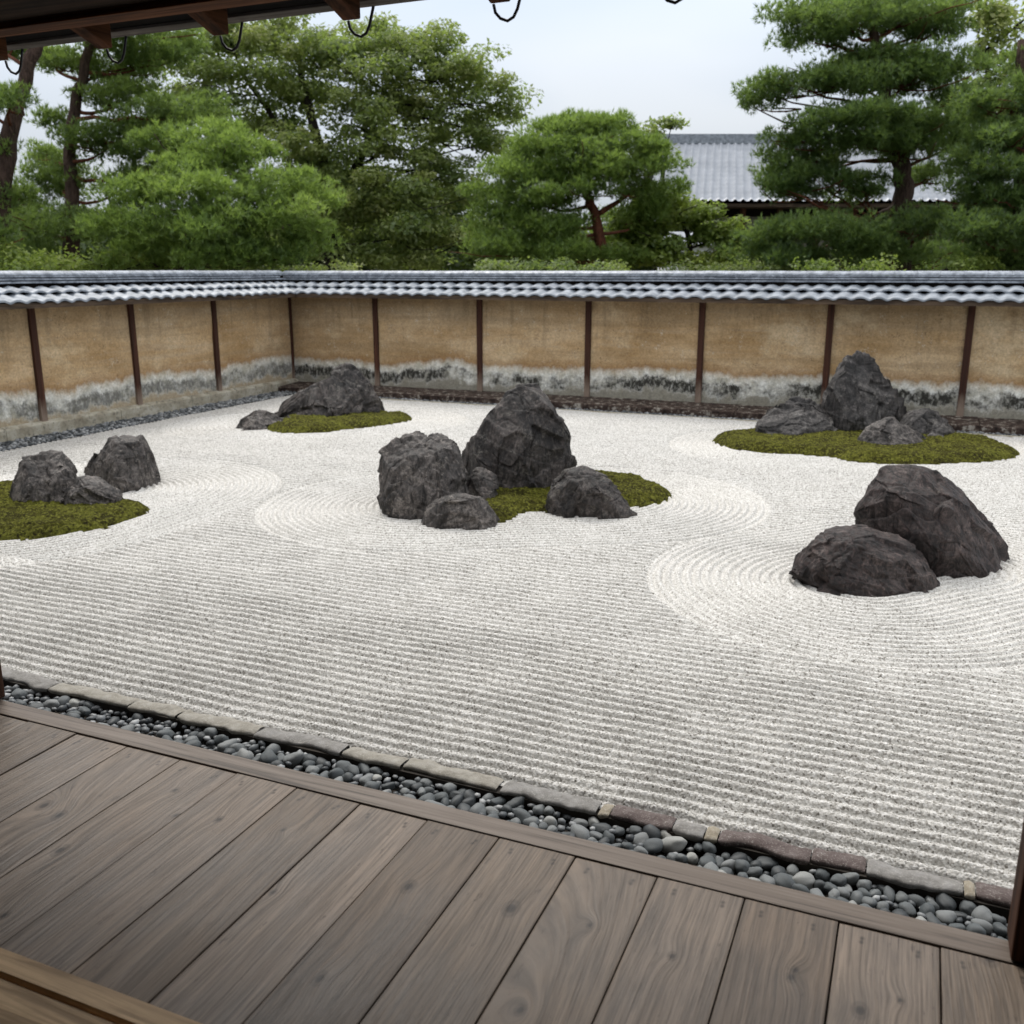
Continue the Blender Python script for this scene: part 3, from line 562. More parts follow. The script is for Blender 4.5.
# ------------------------------------------------------------------ clay walls with tiled copings
def tile_roof(L, front, zt, ridge_half, name_parent, x0=0.):
    """local frame: wall along +X, garden side towards -Y; two rows of pantiles each side and a ridge of flat courses"""
    pitch = .240; per = 14
    xs = np.arange(x0, L + 1e-6, pitch / per); t = (xs / pitch) % 1
    jit = np.floor(xs / pitch)
    Vs, Fs, n0 = [], [], 0
    y_top, y_bot = ridge_half - .02, front
    rows = 2
    for side in (-1, 1):
        for k in range(rows):
            f0, f1_ = k / rows - (.10 if k else 0), (k + 1) / rows
            tk = (xs / pitch + .45 * k) % 1; wave = .015 * np.cos(2 * np.pi * tk) - .003 * np.cos(4 * np.pi * tk)
            jz = .006 * (_hash(jit.astype(np.int64), np.full(len(xs), k), np.full(len(xs), side + 3)) - .5) * 2
            prof = []
            for fr, dz in ((f0, -.022), ((f0 + f1_) / 2, .002), (f1_ - .06, .036), (f1_ - .012, .038), (f1_, .030), (f1_ - .004, .010), (f1_ - .13, -.004)):
                y = y_top + (y_bot - y_top) * fr; z = zt - (zt - 1.775) * fr + dz
                prof.append(np.stack([xs, np.full(len(xs), side * y), z + wave + jz], 1))
            P_ = np.concatenate(prof); Vs.append(P_); Fs.append(grid_faces(len(xs), len(prof)) + n0); n0 += len(P_)
    me = mesh_np('roof_tiles', np.concatenate(Vs), np.concatenate(Fs))
    o = link('roof_tiles', me, M['tile'], name_parent, True)
    me.set_sharp_from_angle(angle=R(40))
    mb = MB()
    mb.box(x0, L, -.66, .66, 1.735, 1.762)
    for yy in (-.655, .655): mb.box(x0, L, yy - .02, yy + .02, 1.715, 1.785)
    b = mb.build('eave_board', M['eave_board'], name_parent)
    mb = MB(); mb.prism([(-.62, 1.755), (.62, 1.755), (.1, 1.955), (-.1, 1.955)], x0, L); mb.build('roof_core', M['black_wood'], name_parent)
    mb = MB()
    x = x0
    while x < L:
        e = min(x + .31, L); g = .003
        j = random.uniform(-.002, .002)
        mb.box(x, e - g, -.175, .175, 2.022 + j, 2.048 + j); mb.box(x - .15 if x > x0 else x, e - g - .15, -.160, .160, 2.062 + j, 2.088 + j); mb.box(x, e - g, -.145, .145, 2.100 + j, 2.124 + j)
        # half-round cap
        prof = [(.125 * math.cos(a), 2.128 + j + .060 * math.sin(a)) for a in np.linspace(0, math.pi, 9)]
        mb.prism(prof, x, e - g)
        x = e
    mb.build('ridge', M['ridge'], name_parent)
    mb = MB(); mb.box(x0, L, -.12, .12, 1.95, 2.125); mb.build('ridge_core', M['black_wood'], name_parent)
def clay_wall(name, label, loc, rz, L, posts, mp_, mpl, plinth_h, plinth_out, x0):
    t = thing(name, label, 'wall', loc, None, rz)
    nx, nz = int(L / .06), 28
    xs = np.linspace(x0, L, nx); zs = np.linspace(.0, 1.74, nz)
    X, Z = np.meshgrid(xs, zs); q = np.stack([X.ravel(), 0 * X.ravel(), Z.ravel()], 1)
    y = -.25 + .012 * fbm(q * 1.3, 4, 5)
    Vf = np.stack([q[:, 0], y, q[:, 2]], 1); Vb = Vf * [1, -1, 1]
    Ff = grid_faces(nx, nz); me = mesh_np('plaster', np.concatenate([Vf, Vb]), np.concatenate([Ff, Ff[:, ::-1] + len(Vf)]))
    link('plaster', me, mp_, t, True)
    mb = MB(); mb.box(x0, L, -.2, .2, 0, 1.73); mb.build('clay_core', M['plinth_pale'], t)
    # plinth in long slabs
    mb = MB(); x = x0
    while x < L:
        e = min(x + random.uniform(1.5, 2.3), L); j = random.uniform(-.006, .006); mb.prism([(-plinth_out, -.1), (-plinth_out, plinth_h - .02 + j), (-.27, plinth_h + .012 + j), (.27, plinth_h + .012 + j), (plinth_out, plinth_h - .02 + j), (plinth_out, -.1)], x, e - .006); x = e
    mb.build('plinth', mpl, t, .012)
    for px_ in posts:
        mb = MB(); mb.box(px_ - .048, px_ + .048, -.295, -.2, plinth_h * .9, 1.735); mb.build('post', M['wall_post'], t, .006)
    tile_roof(L, .70, 2.0, .17, t, x0)
    return t
n = N('dark red wall post'); x, y, z = n.xyz()[:3]; a = n.noise(n.co((26, 26, 1.4)), 1., 7, .65, .5)
col = n.ramp(a, [(.3, (.020, .009, .006)), (.6, (.062, .024, .014)), (.75, (.13, .052, .028))])
zz = n.math('ADD', z, n.math('MULTIPLY', n.math('SUBTRACT', n.noise(n.co((14, 14, 2)), 1., 5, .7), .5), .6))
col = n.mix(n.ramp(zz, [(.20, .8), (.48, 0.)]), col, (.26, .20, .155))
M['wall_post'] = n.done(col, .8, n.bump(a, .4, .008), .25)

BW, LW = 15.55, -11.30
clay_wall('clay_wall', 'long ochre clay wall with dark posts at the back of the garden', (-11.55, BW, 0), 0, 22, [2.36, 4.45, 6.44, 8.33, 10.27, 12.18, 14.2, 16.2, 18.2, 20.2], M['plaster_back'], M['plinth_dark'], .115, .93, .25)
clay_wall('clay_wall', 'ochre clay side wall at left with a pale mortar foot', (LW, -8, .004), R(90), 23.3, [21.10, 19.24, 17.46, 15.6, 13.7, 11.8, 9.9, 8, 6, 4, 2], M['plaster_left'], M['plinth_pale'], .17, .35, 0)
# slim corner post is the last post of the side wall
side = [o for o in COL.objects if o.name.startswith('clay_wall')][-1]
mb = MB(); mb.box(23.22, 23.27, -.29, -.2, .16, 1.735); mb.build('post', M['wall_post'], side, .004)

# grey pebble gutters along the foot of the walls
def pebble_mesh(seed):
    bm = bmesh.new(); bmesh.ops.create_icosphere(bm, subdivisions=1, radius=1)
    co = np.array([v.co for v in bm.verts]); d = 1 + .22 * vnoise(co * 1.1 + seed * 5.1, seed)
    V = co * d[:, None]; F = np.array([[v.index for v in f.verts] for f in bm.faces]); bm.free(); return V, F
PM = [pebble_mesh(k) for k in range(6)]
def pebble_pile(name, pts, sizes, zj=.3):
    Vs, Fs, Is, n0 = [], [], [], 0
    for (x, y, z), s in zip(pts, sizes):
        V, F = PM[random.randrange(6)]
        a = random.uniform(0, 6.28); ca, sa = math.cos(a), math.sin(a)
        W = V * [s * random.uniform(.8, 1.25), s * random.uniform(.6, .9), s * random.uniform(.45, .7)]
        W = np.stack([W[:, 0] * ca - W[:, 1] * sa, W[:, 0] * sa + W[:, 1] * ca, W[:, 2]], 1) + [x, y, z]
        Vs.append(W); Fs.append(F + n0); Is.append(np.full(len(W), random.random())); n0 += len(W)
    me = mesh_np(name, np.concatenate(Vs), np.concatenate(Fs)); attr(me, 'stone', np.concatenate(Is))
    o = link(name, me, M['pebbles'], None, True); o['kind'] = 'stuff'; return o
pts, sz = [], []
for y in np.arange(1.5, 14.62, .042):
    wdt = .50
    for x in np.arange(-10.94, -10.94 + wdt, .042):
        pts.append((x + random.uniform(-.02, .02), y + random.uniform(-.02, .02), .0 + random.uniform(-.01, .015))); sz.append(random.uniform(.022, .036))
pebble_pile('gutter_gravel', pts, sz)
pts, sz = [], []
for x in np.arange(-10.42, 7, .045):
    for y in np.arange(14.45, 14.63, .042):
        pts.append((x + random.uniform(-.02, .02), y + random.uniform(-.02, .02), .0 + random.uniform(-.01, .01))); sz.append(random.uniform(.02, .032))
pebble_pile('gutter_gravel', pts, sz)
mb = MB(); mb.box(-11.0, -10.43, 1.4, 15.2, -.15, -.012); mb.box(-10.43, 9, 14.43, 15.2, -.15, -.014); o = mb.build('gutter_bed', M['soil']); o['kind'] = 'structure'
mb = MB(); x = -10.42
while x < 8: e = x + random.uniform(1.2, 2.); mb.box(x, e - .008, 14.405, 14.435, -.1, .016); x = e
tag(mb.build('gutter_kerb', M['plinth_pale'], None, .006), 'thin line of grey stone slabs edging the gravel below the back wall', 'kerb')

# ------------------------------------------------------------------ edging stones and river pebbles by the veranda
def mat_edge(name, a, b, c_):
    n = N(name); c = n.co(); q = n.noise(c, 14, 8, .75)
    col = n.ramp(q, [(.32, a), (.5, b), (.7, c_)])
    col = n.mix(n.ramp(n.noise(c, 120, 3, .7), [(.56, 0.), (.7, .6)]), col, (.42, .40, .36))
    return n.done(col, .9, n.bump(q, .7, .012, n.bump(n.noise(c, 90, 5), .5, .004)), .25)
ME = {'grey': mat_edge('grey edging stone', (.128, .122, .111), (.218, .208, .195), (.294, .285, .276)),
      'beige': mat_edge('beige edging stone', (.173, .157, .128), (.269, .250, .215), (.346, .330, .296)),
      'brown': mat_edge('reddish brown edging stone', (.064, .046, .043), (.109, .085, .079), (.166, .138, .131)),
      'sand': mat_edge('sandy mortar stone', (.17, .145, .105), (.27, .235, .18), (.36, .33, .27))}
EDGE = [(-6.6, -5.9, 'grey', 'grey edging stone at the far end of the kerb, beyond the left pillar'), (-5.9, -5.1, 'beige', 'beige edging stone farther along, beyond the left pillar'), (-5.1, -4.18, 'grey', 'grey edging stone by the left pillar, farthest along the kerb'),
 (-4.17, -3.62, 'beige', 'long beige edging stone next to the farthest grey one'), (-3.61, -3.30, 'beige', 'short beige edging stone with a broken corner, left part of the kerb'),
 (-3.29, -2.82, 'beige', 'smooth pale beige edging stone between two cracked joints at left'), (-2.81, -2.32, 'grey', 'flat grey edging stone with a dark cracked right end'),
 (-2.31, -2.0, 'beige', 'beige edging stone split by a slanting crack'), (-1.99, -1.52, 'beige', 'broad beige edging stone before the brown stained joint'),
 (-1.50, -1.06, 'grey', 'long grey edging stone left of the reddish ones'), (-1.05, -1.005, 'sand', 'narrow sandy joint stone left of the reddish edging stone'),
 (-1.0, -.74, 'brown', 'dark reddish edging stone beside the first sandy joint'), (-.735, -.61, 'grey', 'small pale grey edging stone between two reddish ones'), (-.605, -.555, 'sand', 'second sandy joint stone, between grey and brown'),
 (-.55, -.20, 'brown', 'long brown edging stone with a curved top, near the middle right'), (-.195, .0, 'brown', 'short brown edging stone with a pale patch'),
 (.005, .335, 'grey', 'long grey edging stone near the right pillar'), (.34, .375, 'sand', 'sandy joint stone nearest the right pillar'), (.38, .62, 'brown', 'reddish purple edging stone behind the right pillar'),
 (.63, 1.3, 'grey', 'grey edging stone past the right pillar'), (1.31, 2.2, 'beige', 'beige edging stone past the right pillar')]
for k, (a, b, kind, label) in enumerate(EDGE):
    L = b - a; nx = max(8, int(L / .012)); ny = 16
    u = np.linspace(0, 1, nx); 
    # cross-section runs from the gravel side over the top and down the pebble side
    sec = np.array([(.085, -.03), (.080, -.004), (.070, .004), (.055, .008), (.04, .010), (.025, .011), (.01, .011), (-.004, .010), (-.016, .007), (-.022, .001), (-.022, -.008), (-.016, -.018), (-.004, -.032), (.02, -.05), (.025, -.08), (.025, -.10)])
    X, S_ = np.meshgrid(u * L, np.arange(ny)); x = X.ravel(); si = S_.ravel()
    y = sec[si, 0].copy(); z = sec[si, 1].copy()
    q = np.stack([x + a * 3, y, z + k], 1)
    endr = np.minimum(x, L - x); rd = np.clip(endr / .014, 0, 1) ** .5
    y = y * (.86 + .14 * rd) + .014 * fbm(np.stack([x * 7 + a * 9, 0 * x + k, 0 * x], 1), 3, 4)
    z = np.where(z > -.03, z * (.45 + .55 * rd), z) + .006 * fbm(q * 16, 4, k) * (z > -.06)
    me = mesh_np('edging_stone', np.stack([x - L / 2, y, z], 1), grid_faces(nx, ny))
    o = link('edging_stone', me, ME[kind], None, True); o.location = ((a + b) / 2, 3.415 + random.uniform(-.006, .006), 0); o.rotation_euler.z = random.uniform(-.012, .012)
    tag(o, label, 'edging stone', 'edging stones along the raked gravel')
mb = MB(); mb.box(-10.5, 9, 1.6, 3.46, -.15, -.085); o = mb.build('gutter_floor', M['soil']); o['kind'] = 'structure'
mb = MB(); mb.box(-10.5, 9, 3.395, 3.47, -.15, -.012); o = mb.build('kerb_bed', M['soil']); o['kind'] = 'structure'

def big_pebble(seed):
    bm = bmesh.new(); bmesh.ops.create_icosphere(bm, subdivisions=3, radius=1)
    for v in bm.verts:
        c = np.array(v.co)[None]; d = 1 + .24 * vnoise(c * 1.0 + seed * 7.7, seed)[0] + .09 * vnoise(c * 2.2 + seed, seed + 1)[0]
        v.co = v.co * d
    me = bpy.data.meshes.new('pebble'); bm.to_mesh(me); bm.free()
    me.polygons.foreach_set('use_smooth', np.ones(len(me.polygons), bool)); return me
PEB = {}
for kind in ('dark', 'mid', 'pale'):
    PEB[kind] = []
    for s_ in range(5):
        me = big_pebble(s_ + 3); me.materials.append(M['pebble_' + kind]); PEB[kind].append(me)
LABP = {'dark': 'smooth dark blue-grey river pebble in the gutter along the veranda', 'mid': 'smooth mid grey river pebble in the gutter along the veranda', 'pale': 'smooth pale grey river pebble in the gutter along the veranda'}
GRPP = {'dark': 'dark river pebbles along the veranda', 'mid': 'grey river pebbles along the veranda', 'pale': 'pale river pebbles along the veranda'}
placed = []
cand = []
for _ in range(14000):
    x = random.uniform(-4.6, .62); y = random.uniform(3.13, 3.392); s = random.choice((.018, .023, .026, .029, .031, .034, .037, .041))
    if all((x - a) ** 2 + (y - b) ** 2 > ((s + r) * .70) ** 2 for a, b, r in placed):
        placed.append((x, y, s))
placed.sort(key=lambda q: math.hypot(q[0], q[1]) / q[2])
pts, sz = [], []
for k, (x, y, s) in enumerate(placed):
    z = -.040 + random.uniform(-.010, .012)
    if k >= 300: pts.append((x, y, z)); sz.append(s); continue
    kind = random.choices(('dark', 'mid', 'pale'), (.56, .36, .08))[0]
    o = bpy.data.objects.new('pebble', random.choice(PEB[kind])); COL.objects.link(o)
    o.location = (x, y, z); o.scale = (s * random.uniform(1.05, 1.5), s * random.uniform(.75, 1.0), s * random.uniform(.6, .9))
    o.rotation_euler = (random.uniform(-.35, .35), random.uniform(-.35, .35), random.uniform(0, 6.28))
    tag(o, LABP[kind], 'pebble', GRPP[kind])
for x in np.arange(-7, 3.2, .05):
    for y in np.arange(2.45, 3.38, .05):
        if y > 3.1 and -4.65 < x < .65:
            pts.append((x + random.uniform(-.02, .02), min(y + random.uniform(-.02, .02), 3.37), -.083)); sz.append(random.uniform(.02, .03))
        else:
            pts.append((x + random.uniform(-.02, .02), min(y + random.uniform(-.02, .02), 3.37), random.uniform(-.07, -.05))); sz.append(random.uniform(.024, .038))
pebble_pile('gutter_pebbles', pts, sz)

# ------------------------------------------------------------------ the temple hall we look out of
hall = thing('temple_hall', 'dark timber veranda of the temple hall with plank floor, pillars and eave', 'building')
ZD = .55
KN = [(-2.60, 1.78), (-2.58, 1.70), (-2.27, 1.93), (-1.90, 2.13), (-1.72, 2.12), (-1.60, 1.70), (-1.42, 2.02), (-1.19, 1.95), (-1.36, 1.72), (-.96, 2.02), (-.87, 1.66), (-.73, 2.08), (-.66, 1.72), (-.42, 2.03), (-.19, 2.02), (-.03, 2.15), (-.13, 1.83), (.06, 1.97), (.30, 2.27), (.05, 2.25), (-.30, 2.25), (-2.2, 1.62), (-2.05, 1.55), (-2.9, 1.95)]
PXF = [(-2.6,1.78)]
KN = [(-2.426,1.903),(-2.335,1.88),(-2.106,2.137),(-1.857,2.052),(-1.18,1.6),(-0.859,2.017),(-1.155,1.992),(-1.487,1.828),(-1.641,2.085),(-0.42,2.005),(-0.139,2.046),(-0.133,2.074),(0.02,2.002),(0.303,2.308),(0.104,2.072),(-2.182,1.744),(-2.081,1.471),(-1.999,2.022),(-0.645,2.038),(-0.7,1.697)]
KS = [.030, .028, .018, .020, .026, .034, .030, .016, .014, .018, .020, .016, .028, .034, .014, .03, .02, .016, .014, .02]
Vs, Fs, A1, A2, A3, A4, n0 = [], [], [], [], [], [], 0
BWD = .2424; u0 = .192 - BWD * 26
k = 0
while u0 + BWD * k < 3.5:
    a, b = u0 + BWD * k, u0 + BWD * (k + 1); r_ = _hash(np.array([k]), np.array([3]), np.array([5]))[0]
    g = .0022
    xs = np.concatenate([[a + g, a + g], np.linspace(a + g + .002, b - g - .002, 48 if -3.5 < a < .5 else 12), [b - g, b - g]])
    ys = np.linspace(1.30, 2.304, 190 if -3.5 < a < .5 else 60)
    X, Y = np.meshgrid(xs, ys); x, y = X.ravel(), Y.ravel()
    drop = np.zeros(len(xs)); drop[0] = drop[-1] = -.04; drop[1] = drop[-2] = -.0016
    z = ZD + np.tile(drop, len(ys)) + .0022 * vnoise(np.array([[k * 3.3, 1, 2]]))[0] - .0016 * ((x - (a + b) / 2) / (BWD / 2)) ** 2 * (r_ - .3)
    z = np.where(y > 2.3025, z - .002, z)
    xc = (a + b) / 2 + (r_ - .5) * .25; dep = .02 + .10 * _hash(np.array([k]), np.array([9]), np.array([1]))[0]
    wob = vnoise(np.stack([0 * y + k * 2.1, y * 1.1, 0 * y], 1), 2)
    dd = .06 + dep + .03 * wob + .05 * (y - 1.8)
    cat = .55 if k == 22 else (.45 if k in (15, 18) else .05)
    ph = np.sqrt((x - xc - .02 * vnoise(np.stack([0 * y + k * 5.3, y * 1.7, 0 * y], 1), 4)) ** 2 * .55 + dd ** 2)
    ph = cat * ph + (1 - cat) * .62 * (x - a + .012 * vnoise(np.stack([x * 2, y * 1.3, 0 * x + k], 1), 8))
    ph = ph + .003 * vnoise(np.stack([x * 9, y * 2.2, 0 * x + k], 1), 6)
    kn = np.zeros(len(x))
    for (kx, ky), ks in zip(KN, KS):
        if a < kx < b:
            rr = np.sqrt(((x - kx) / 1.0) ** 2 + ((y - ky) / 1.5) ** 2)
            ph = ph + .010 * np.exp(-(rr / (ks * 1.9)) ** 2) * np.sign(kx - xc + .001)
            kn = np.maximum(kn, np.exp(-(rr / (ks * .42)) ** 2))
            kn = np.maximum(kn, .38 * np.exp(-((rr - ks * .6) / (ks * .22)) ** 2))
    # nail marks at the outer end
    for nx_ in (a + .055, b - .055):
        for ny_ in (2.262, 2.246):
            rr = np.hypot(x - nx_ - .006 * math.sin(k * 3 + ny_ * 90), (y - ny_) / 1.3); kn = np.maximum(kn, .75 * np.exp(-(rr / .0065) ** 2))
    P_ = np.stack([x, y, z], 1); Vs.append(P_); Fs.append(grid_faces(len(xs), len(ys)) + n0); n0 += len(P_)
    A1.append(ph); A2.append(np.full(len(x), r_)); A3.append(kn); A4.append(y + k * 3.1)
    k += 1
me = mesh_np('floorboards', np.concatenate(Vs), np.concatenate(Fs))
for nm, A in (('phase', A1), ('rnd', A2), ('knot', A3), ('along', A4)): attr(me, nm, np.concatenate(A))
link('floorboards', me, M['floor'], hall, True); me.set_sharp_from_angle(angle=R(50))
mb = MB(); mb.box(-6.2, 3.6, 2.308, 2.395, ZD - .17, ZD + .003); mb.build('edge_board', M['edge_board'], hall, .005)
mb = MB(); mb.box(-6.2, 3.6, 1.2, 2.29, ZD - .10, ZD - .045); mb.build('joist_deck', M['black_wood'], hall)
mb = MB()
for x in (-5.4, -3.2, -1.0, 1.2, 3.2): mb.box(x - .06, x + .06, 2.0, 2.12, -.15, ZD - .1)
mb.build('floor_post', M['timber_z'], hall)
mb = MB(); mb.prism([(1.355, .5), (1.355, .578), (1.350, .584), (1.293, .584), (1.288, .571), (1.279, .571), (1.275, .583), (1.16, .583), (1.16, .5)], -6.2, -1.10); mb.build('door_sill', M['sill'], hall)
mb = MB(); mb.box(-6.2, 3.6, -3.2, 1.155, .40, .545); mb.box(-1.10, 3.6, 1.155, 1.299, .40, .545); mb.build('room_floor', M['black_wood'], hall)
for (x0, x1, y0, y1) in ((-3.36, -3.215, 2.300, 2.42), (.349, .50, 2.31, 2.43)):
    mb = MB(); mb.box(x0, x1, y0, y1, ZD + .004, 3.10); mb.build('pillar', M['timber_z'], hall, .008)
# eave: purlin, rafters, boards, front edge, hooks
SL = .34
def rz_(v): return 2.979 + (2.9 - v) * SL
mb = MB(); mb.box(-9, 7, 2.67, 2.76, rz_(2.72) - .018, rz_(2.72) + .016); mb.build('eave_beam', M['timber_x'], hall, .004)
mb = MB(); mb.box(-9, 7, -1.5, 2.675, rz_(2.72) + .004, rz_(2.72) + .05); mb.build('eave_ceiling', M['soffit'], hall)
for i in range(-12, 18):
    u = -2.838 + .524 * i
    mb = MB(); mb.prism([(2.895, rz_(2.895)), (2.895, rz_(2.895) + .082), (2.72, rz_(2.72) + .082), (2.72, rz_(2.72))], u - .034, u + .034); mb.build('rafter', M['timber_y'], hall, .006)
mb = MB(); mb.prism([(2.93, rz_(2.93) + .084), (2.93, rz_(2.93) + .115), (-3.4, rz_(-3.4) + .2), (-3.4, rz_(-3.4) + .084)], -9, 7); mb.build('eave_roof', M['black_wood'], hall)
mb = MB(); mb.prism([(2.965, rz_(2.965) + .076), (2.965, rz_(2.965) + .15), (2.932, rz_(2.932) + .15), (2.932, rz_(2.932) + .076)], -9, 7); mb.build('eave_edge', M['eave_edge'], hall, .003)
mb = MB(); mb.box(-7, -6.9, -3.2, 1.2, 0, 3.6); mb.box(5.0, 5.1, -3.2, 1.2, 0, 3.6); mb.box(-7, 5.1, -3.3, -3.2, 0, 4.6); mb.build('room_wall', M['black_wood'], hall)
mb = MB(); mb.box(-3.62, -3.52, -3.2, 2.28, ZD + .006, 3.04); mb.build('deck_shade_panel', M['timber_z'], hall, .006)  # unseen panel, added to block sky light from the left of the deck
mb = MB(); mb.box(-7, 5.1, -3.2, 1.2, 3.05, 3.09); mb.build('room_ceiling', M['black_wood'], hall)
HOOK = [(-2.886,2.95,2.995),(-2.88,2.95,2.971),(-2.863,2.95,2.953),(-2.839,2.95,2.944),(-2.819,2.95,2.953),(-2.806,2.95,2.975),(-2.798,2.95,3.002),(-2.789,2.95,3.031)]
h0 = np.array(HOOK)
for i in range(-6, 9):
    u = .524 * i
    mb = MB(); mb.tube([tuple(p + np.array([u, 0, 0])) for p in h0], .0048, 8); mb.build('gutter_hook', M['iron'], hall, 0, True)

# ------------------------------------------------------------------ trees
def unit(v): return v / (np.linalg.norm(v, axis=1, keepdims=True) + 1e-9)
def clumps_in(c, rx, rz, k):
    d = unit(rng.normal(size=(k, 3))) * (rng.random((k, 1)) ** .45)
    return np.asarray(c) + d * [rx, rx, rz]
def needles(pads, dens, L, tint0=.5, nn=9, wid=.016):
    """tufts of needles in sub-clumps of flat pads"""
    Ps, Ds, Ts = [], [], []
    for (x, y, z, rx, rz) in pads:
        kc = max(6, int(14 * rx * rx / .8)); cc = clumps_in((x, y, z), rx * .9, rz * .85, kc)
        pt = rng.normal(0, .16)
        for c in cc:
            m = int(dens * .8); r = rng.uniform(.22, .38) * (.55 + .45 * min(1, rz / .5))
            d = unit(rng.normal(size=(m, 3))); rad = rng.random((m, 1)) ** .4
            p = c + d * rad * [r * 1.5, r * 1.5, r * .8]
            Ps.append(p); Ds.append(unit(d * .8 + np.array([0, 0, .75]) + rng.normal(0, .35, (m, 3))))
            Ts.append(np.clip(tint0 + pt + rng.normal(0, .17) + rng.normal(0, .10, m), 0, 1))
    P_, D_, T_ = np.concatenate(Ps), np.concatenate(Ds), np.concatenate(Ts); m = len(P_)
    nd = unit(D_[:, None, :] + rng.normal(0, .55, (m, nn, 3)).reshape(m, nn, 3)) if False else D_[:, None, :] + rng.normal(0, .55, (m, nn, 3))
    nd /= np.linalg.norm(nd, axis=2, keepdims=True)
    sd2 = np.cross(nd, np.array([0, 0, 1.]) + rng.normal(0, .45, (m, nn, 3))); sd2 /= np.linalg.norm(sd2, axis=2, keepdims=True) + 1e-9
    ln = L * rng.uniform(.7, 1.25, (m, nn, 1)); b = P_[:, None, :]
    V = np.stack([b - sd2 * wid, b + sd2 * wid, b + nd * ln], 2).reshape(-1, 3)
    return V, np.arange(len(V)).reshape(-1, 3), np.repeat(T_, nn * 3)
def leaves(pads, dens, s, tint0=.5, flat=.75, clr=.45, fill=1.25):
    Vs, Ts = [], []
    for (x, y, z, rx, rz) in pads:
        kc = max(6, int(fill * rx * rx * max(rz, clr * .7) / (clr ** 3 * .9))); cc = clumps_in((x, y, z), rx * .95, rz * .95, kc); pt = rng.normal(0, .15)
        for c in cc:
            m = int(dens); r = rng.uniform(.6, 1.2) * clr
            d = unit(rng.normal(size=(m, 3))); p = c + d * (rng.random((m, 1)) ** .38) * [r * 1.25, r * 1.25, r * flat]
            nrm = unit(d * .5 + np.array([0, 0, .8]) + rng.normal(0, .5, (m, 3))); a = unit(np.cross(nrm, rng.normal(size=(m, 3)))); b = np.cross(nrm, a)
            q = s * rng.uniform(.65, 1.3, (m, 1))
            Vs.append(np.stack([p - a * q, p + b * q * .5 - nrm * q * .1, p + a * q, p - b * q * .5 - nrm * q * .1], 1).reshape(-1, 3))
            Ts.append(np.repeat(np.clip(tint0 + pt + rng.normal(0, .18) + rng.normal(0, .1, m), 0, 1), 4))
    V = np.concatenate(Vs); return V, np.arange(len(V)).reshape(-1, 4), np.concatenate(Ts)
def limb(mb, a, b, r0, r1, sag=.1):
    a, b = Vector(a), Vector(b); L = (b - a).length; pts = []; m = 7
    o1 = Vector(rng.normal(0, .09 * L, 3)); o1.z *= .5
    for i in range(m):
        t = i / (m - 1); p = a.lerp(b, t) + o1 * math.sin(t * math.pi) + Vector((0, 0, -sag * L * math.sin(t * math.pi) * .5)) + Vector(rng.normal(0, .012 * L, 3)) * (0 < i < m - 1)
        pts.append(p)
    mb.tube(pts, [r0 + (r1 - r0) * (i / (m - 1)) for i in range(m)], 6)
def tree(name, label, cat, trunks, pads, crown, bark, group='trees beyond the garden wall', limb_r=.045, ground=-.16, upper=None):
    base = trunks[0][0]
    t = thing(name, label, cat, (base[0], base[1], ground), group)
    off = -Vector((base[0], base[1], ground))
    mb = MB(); mu = MB()
    allp = []
    for tr in trunks:
        tr = np.array(tr); 
        if tr is not None and tr[0][2] < 3 and tr[0][2] > ground: tr = np.concatenate([[[tr[0][0], tr[0][1], ground, tr[0][3] * 1.25]], tr])
        # resample smoothly
        s = np.linspace(0, len(tr) - 1, (len(tr) - 1) * 4 + 1); tt = np.stack([np.interp(s, np.arange(len(tr)), tr[:, i]) for i in range(4)], 1)
        tt[1:-1, :3] += rng.normal(0, .02, (len(tt) - 2, 3))
        mb.tube([tuple(p[:3]) for p in tt], list(tt[:, 3]), 10); allp.append(tt)
    al = np.concatenate(allp)
    for (x, y, z, rx, rz) in pads:
        c = np.array([x, y, z - rz * .35]); d = np.linalg.norm((al[:, :3] - c) * [1, 1, 1.6] + [0, 0, .5], axis=1); i = int(d.argmin())
        a = al[i]; limb(mu, a[:3], c, min(a[3] * .5, limb_r * (.6 + rx * .5)), .015)
        for q in range(3):
            e = c + rng.normal(0, 1, 3) * [rx * .5, rx * .5, rz * .3]; limb(mu, np.array(a[:3]) * .35 + c * .65, e, .022, .008)
    nf, nv0 = len(mb.f), len(mb.v)
    mb.v += mu.v; mb.f += [tuple(i_ + nv0 for i_ in f_) for f_ in mu.f]
    to = mb.build('trunk', bark, t, 0, True); to.location = off
    to.data.materials.append(upper or bark)
    mi = np.zeros(len(to.data.polygons), np.int32); mi[nf:] = 1; to.data.polygons.foreach_set('material_index', mi)
    V, F, T = crown(pads)
    me = mesh_np('crown', V - np.array([base[0], base[1], ground]), F); attr(me, 'tint', T)
    link('crown', me, crown_mat[0], t)
    return t
crown_mat = [None]
def pine(label, trunks, pads, mat='pine', dens=42, L=.14, tint=.5, bark='bark', upper='bark_red', wid=.011):
    crown_mat[0] = M[mat]
    return tree('pine_tree', label, 'pine tree', trunks, pads, lambda p: needles(p, dens, L, tint, 9, wid), M[bark], upper=M[upper])
def broad(name, label, cat, trunks, pads, mat, dens, s, tint=.5, flat=.75, clr=.45, bark='bark_dark', group='trees beyond the garden wall', fill=1.25):
    crown_mat[0] = M[mat]
    return tree(name, label, cat, trunks, pads, lambda p: leaves(p, dens, s, tint, flat, clr, fill), M[bark], group)

